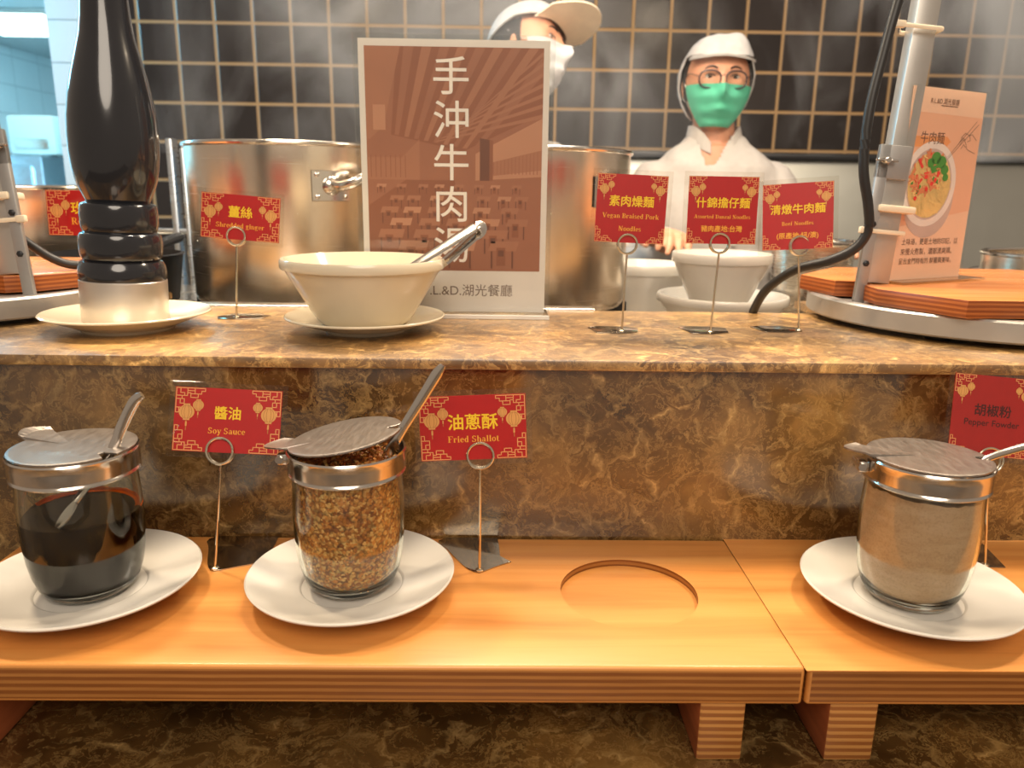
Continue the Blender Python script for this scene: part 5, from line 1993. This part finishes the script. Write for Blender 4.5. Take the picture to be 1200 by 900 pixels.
    if glasses:
        bm = bm_new()
        for s in (-1, 1):
            c_ = head_point(s * .40, .02) + Vector((s * .001, -.0125, -.004))
            P = []
            for i in range(36):
                a = 2 * pi * i / 36
                sx = math.copysign(abs(cos(a)) ** .8, cos(a)) * .0245
                sz = math.copysign(abs(sin(a)) ** .8, sin(a)) * .0195
                P.append(HM @ (c_ + Vector((sx, .004 * (sx / .0245) * s, sz))))
            tube(bm, P, .0020, n=8, closed=True, upv=(0, 1, 0))
            tube(bm, [HM @ (c_ + Vector((s * .0245, .004, .006))), HM @ Vector((s * .074, -.04, .014)), HM @ Vector((s * .078, .010, .010))], .0011, n=6)
        a_, b2 = head_point(-.40, .02) + Vector((.0225, -.0145, .001)), head_point(.40, .02) + Vector((-.0225, -.0145, .001))
        tube(bm, smooth_path([HM @ a_, HM @ ((a_ + b2) / 2 + Vector((0, -.002, .005))), HM @ b2], 4), .0011, n=6)
        gl = child('glasses', bm, plain('spectacle_frame', (.03, .022, .03, 1), .3))
        for s in (-1, 1):
            bm = bm_new()
            c_ = head_point(s * .40, .02) + Vector((s * .001, -.0125, -.004))
            n = 28
            v = [bm.verts.new(HM @ (c_ + Vector((.0238 * cos(2 * pi * i / n), 0, .0190 * sin(2 * pi * i / n))))) for i in range(n)]
            bm.faces.new(v)
            bmesh.ops.solidify(bm, geom=list(bm.faces), thickness=.001)
            l_ = obj('lens', bm, ACRYL)
            l_.data.transform(Matrix.Translation(-body.location))
            l_.parent = gl
    return body


cook((.53, 2.02), (.522, 2.00, .573), Matrix.Rotation(rad(-4), 4, 'Z') @ Matrix.Rotation(rad(1.5), 4, 'Y'), .535, .412, .158,
     [((.330, 1.93, .130), (.345, 1.665, .205), Matrix.Rotation(rad(15), 4, 'Z')), ((.745, 1.93, .130), (.690, 1.68, .190), Matrix.Rotation(rad(-15), 4, 'Z'))],
     'person in white kitchen jacket, hood cap, glasses and mint green mask facing the counter', MASKG, True, 'hood', 'mint green pleated face mask')
cook((-.02, 2.00), (.062, 1.95, .625), Matrix.Rotation(rad(-24), 4, 'X') @ Matrix.Rotation(rad(62), 4, 'Z'), -.022, .452, .150,
     [((-.25, 1.93, .12), (-.21, 1.68, .19), Matrix.Identity(4)), ((.145, 1.97, .15), (.12, 1.72, .17), Matrix.Identity(4))],
     'person in white peaked cap and white mask, half hidden behind the poster', MASKW, False, 'peaked', 'white face mask')

# towel and hanging hook on the right of the back wall
t = thing('wall_hook', (1.42, 2.39, .33), 'pale hook with a cord hanging on the tiled wall at far right', 'hook')
bm = bm_new(); box(bm, (1.385, 2.385, .275), (1.455, 2.399, .325), .004); tube(bm, smooth_path([(1.44, 2.385, .30), (1.44, 2.35, .29), (1.44, 2.34, .315), (1.44, 2.35, .335)], 4), .005); obj('hook_plate', bm, NYLON, t)
bm = bm_new(); tube(bm, smooth_path([(1.39, 2.36, .31), (1.375, 2.36, .22), (1.37, 2.36, .10), (1.368, 2.36, .0)], 4), .004); obj('cord', bm, NYLON, t)
t = thing('blue_cloth', (1.53, 2.38, .2), 'blue cloth hanging by the far right edge against the wall', 'cloth')
bm = bm_new()
g = [[bm.verts.new((1.47 + i * .02, 2.375 + .006 * sin(i * 1.7), .36 - .10 * abs(i - 4) / 4 * .4 - j * .035 - (.01 * i if j else 0))) for j in range(5)] for i in range(9)]
for i in range(8):
    for j in range(4):
        bm.faces.new((g[i][j], g[i + 1][j], g[i + 1][j + 1], g[i][j + 1]))
bmesh.ops.solidify(bm, geom=list(bm.faces), thickness=.004)
obj('fabric', bm, plain('blue_fabric', lin(92, 110, 150), .8), t)

# ------------------------------------------------------------------ steam rising over the pots
m, nt, out = new_mat('steam_volume')
L = nt.links.new
tc = node(nt, 'ShaderNodeTexCoord')
mp = node(nt, 'ShaderNodeMapping')
mp.inputs['Scale'].default_value = (1.0, 1.0, .62)
L(tc.outputs['Object'], mp.inputs['Vector'])
nz = node(nt, 'ShaderNodeTexNoise', Scale=3.4, Detail=4.0, Roughness=.55, Distortion=1.1)
L(mp.outputs[0], nz.inputs['Vector'])
mr = node(nt, 'ShaderNodeMapRange')
mr.inputs['From Min'].default_value = .52
mr.inputs['From Max'].default_value = .80
mr.inputs['To Min'].default_value = 0.0
mr.inputs['To Max'].default_value = 3.2
L(nz.outputs['Fac'], mr.inputs['Value'])
vs = node(nt, 'ShaderNodeVolumeScatter')
vs.inputs['Color'].default_value = (.95, .95, .98, 1)
sx = node(nt, 'ShaderNodeSeparateXYZ')
L(tc.outputs['Object'], sx.inputs[0])
gr = node(nt, 'ShaderNodeMapRange')
gr.inputs['From Min'].default_value = 0.0
gr.inputs['From Max'].default_value = 1.0
gr.inputs['To Min'].default_value = 0.9
gr.inputs['To Max'].default_value = 2.4
L(sx.outputs['X'], gr.inputs['Value'])
dm = node(nt, 'ShaderNodeMath', operation='MULTIPLY')
L(mr.outputs[0], dm.inputs[0])
L(gr.outputs[0], dm.inputs[1])
L(dm.outputs[0], vs.inputs['Density'])
L(vs.outputs[0], out.inputs['Volume'])
bm = bm_new()
box(bm, (-.85, 1.45, .38), (1.9, 1.80, 1.15))
o = obj('steam', bm, m, smooth=False)
rebase(o, (.5, 1.6, .38))
tag(o, 'pale steam drifting in front of the black tiled wall', 'steam', kind='stuff')

bpy.data.scenes.remove(WORK)
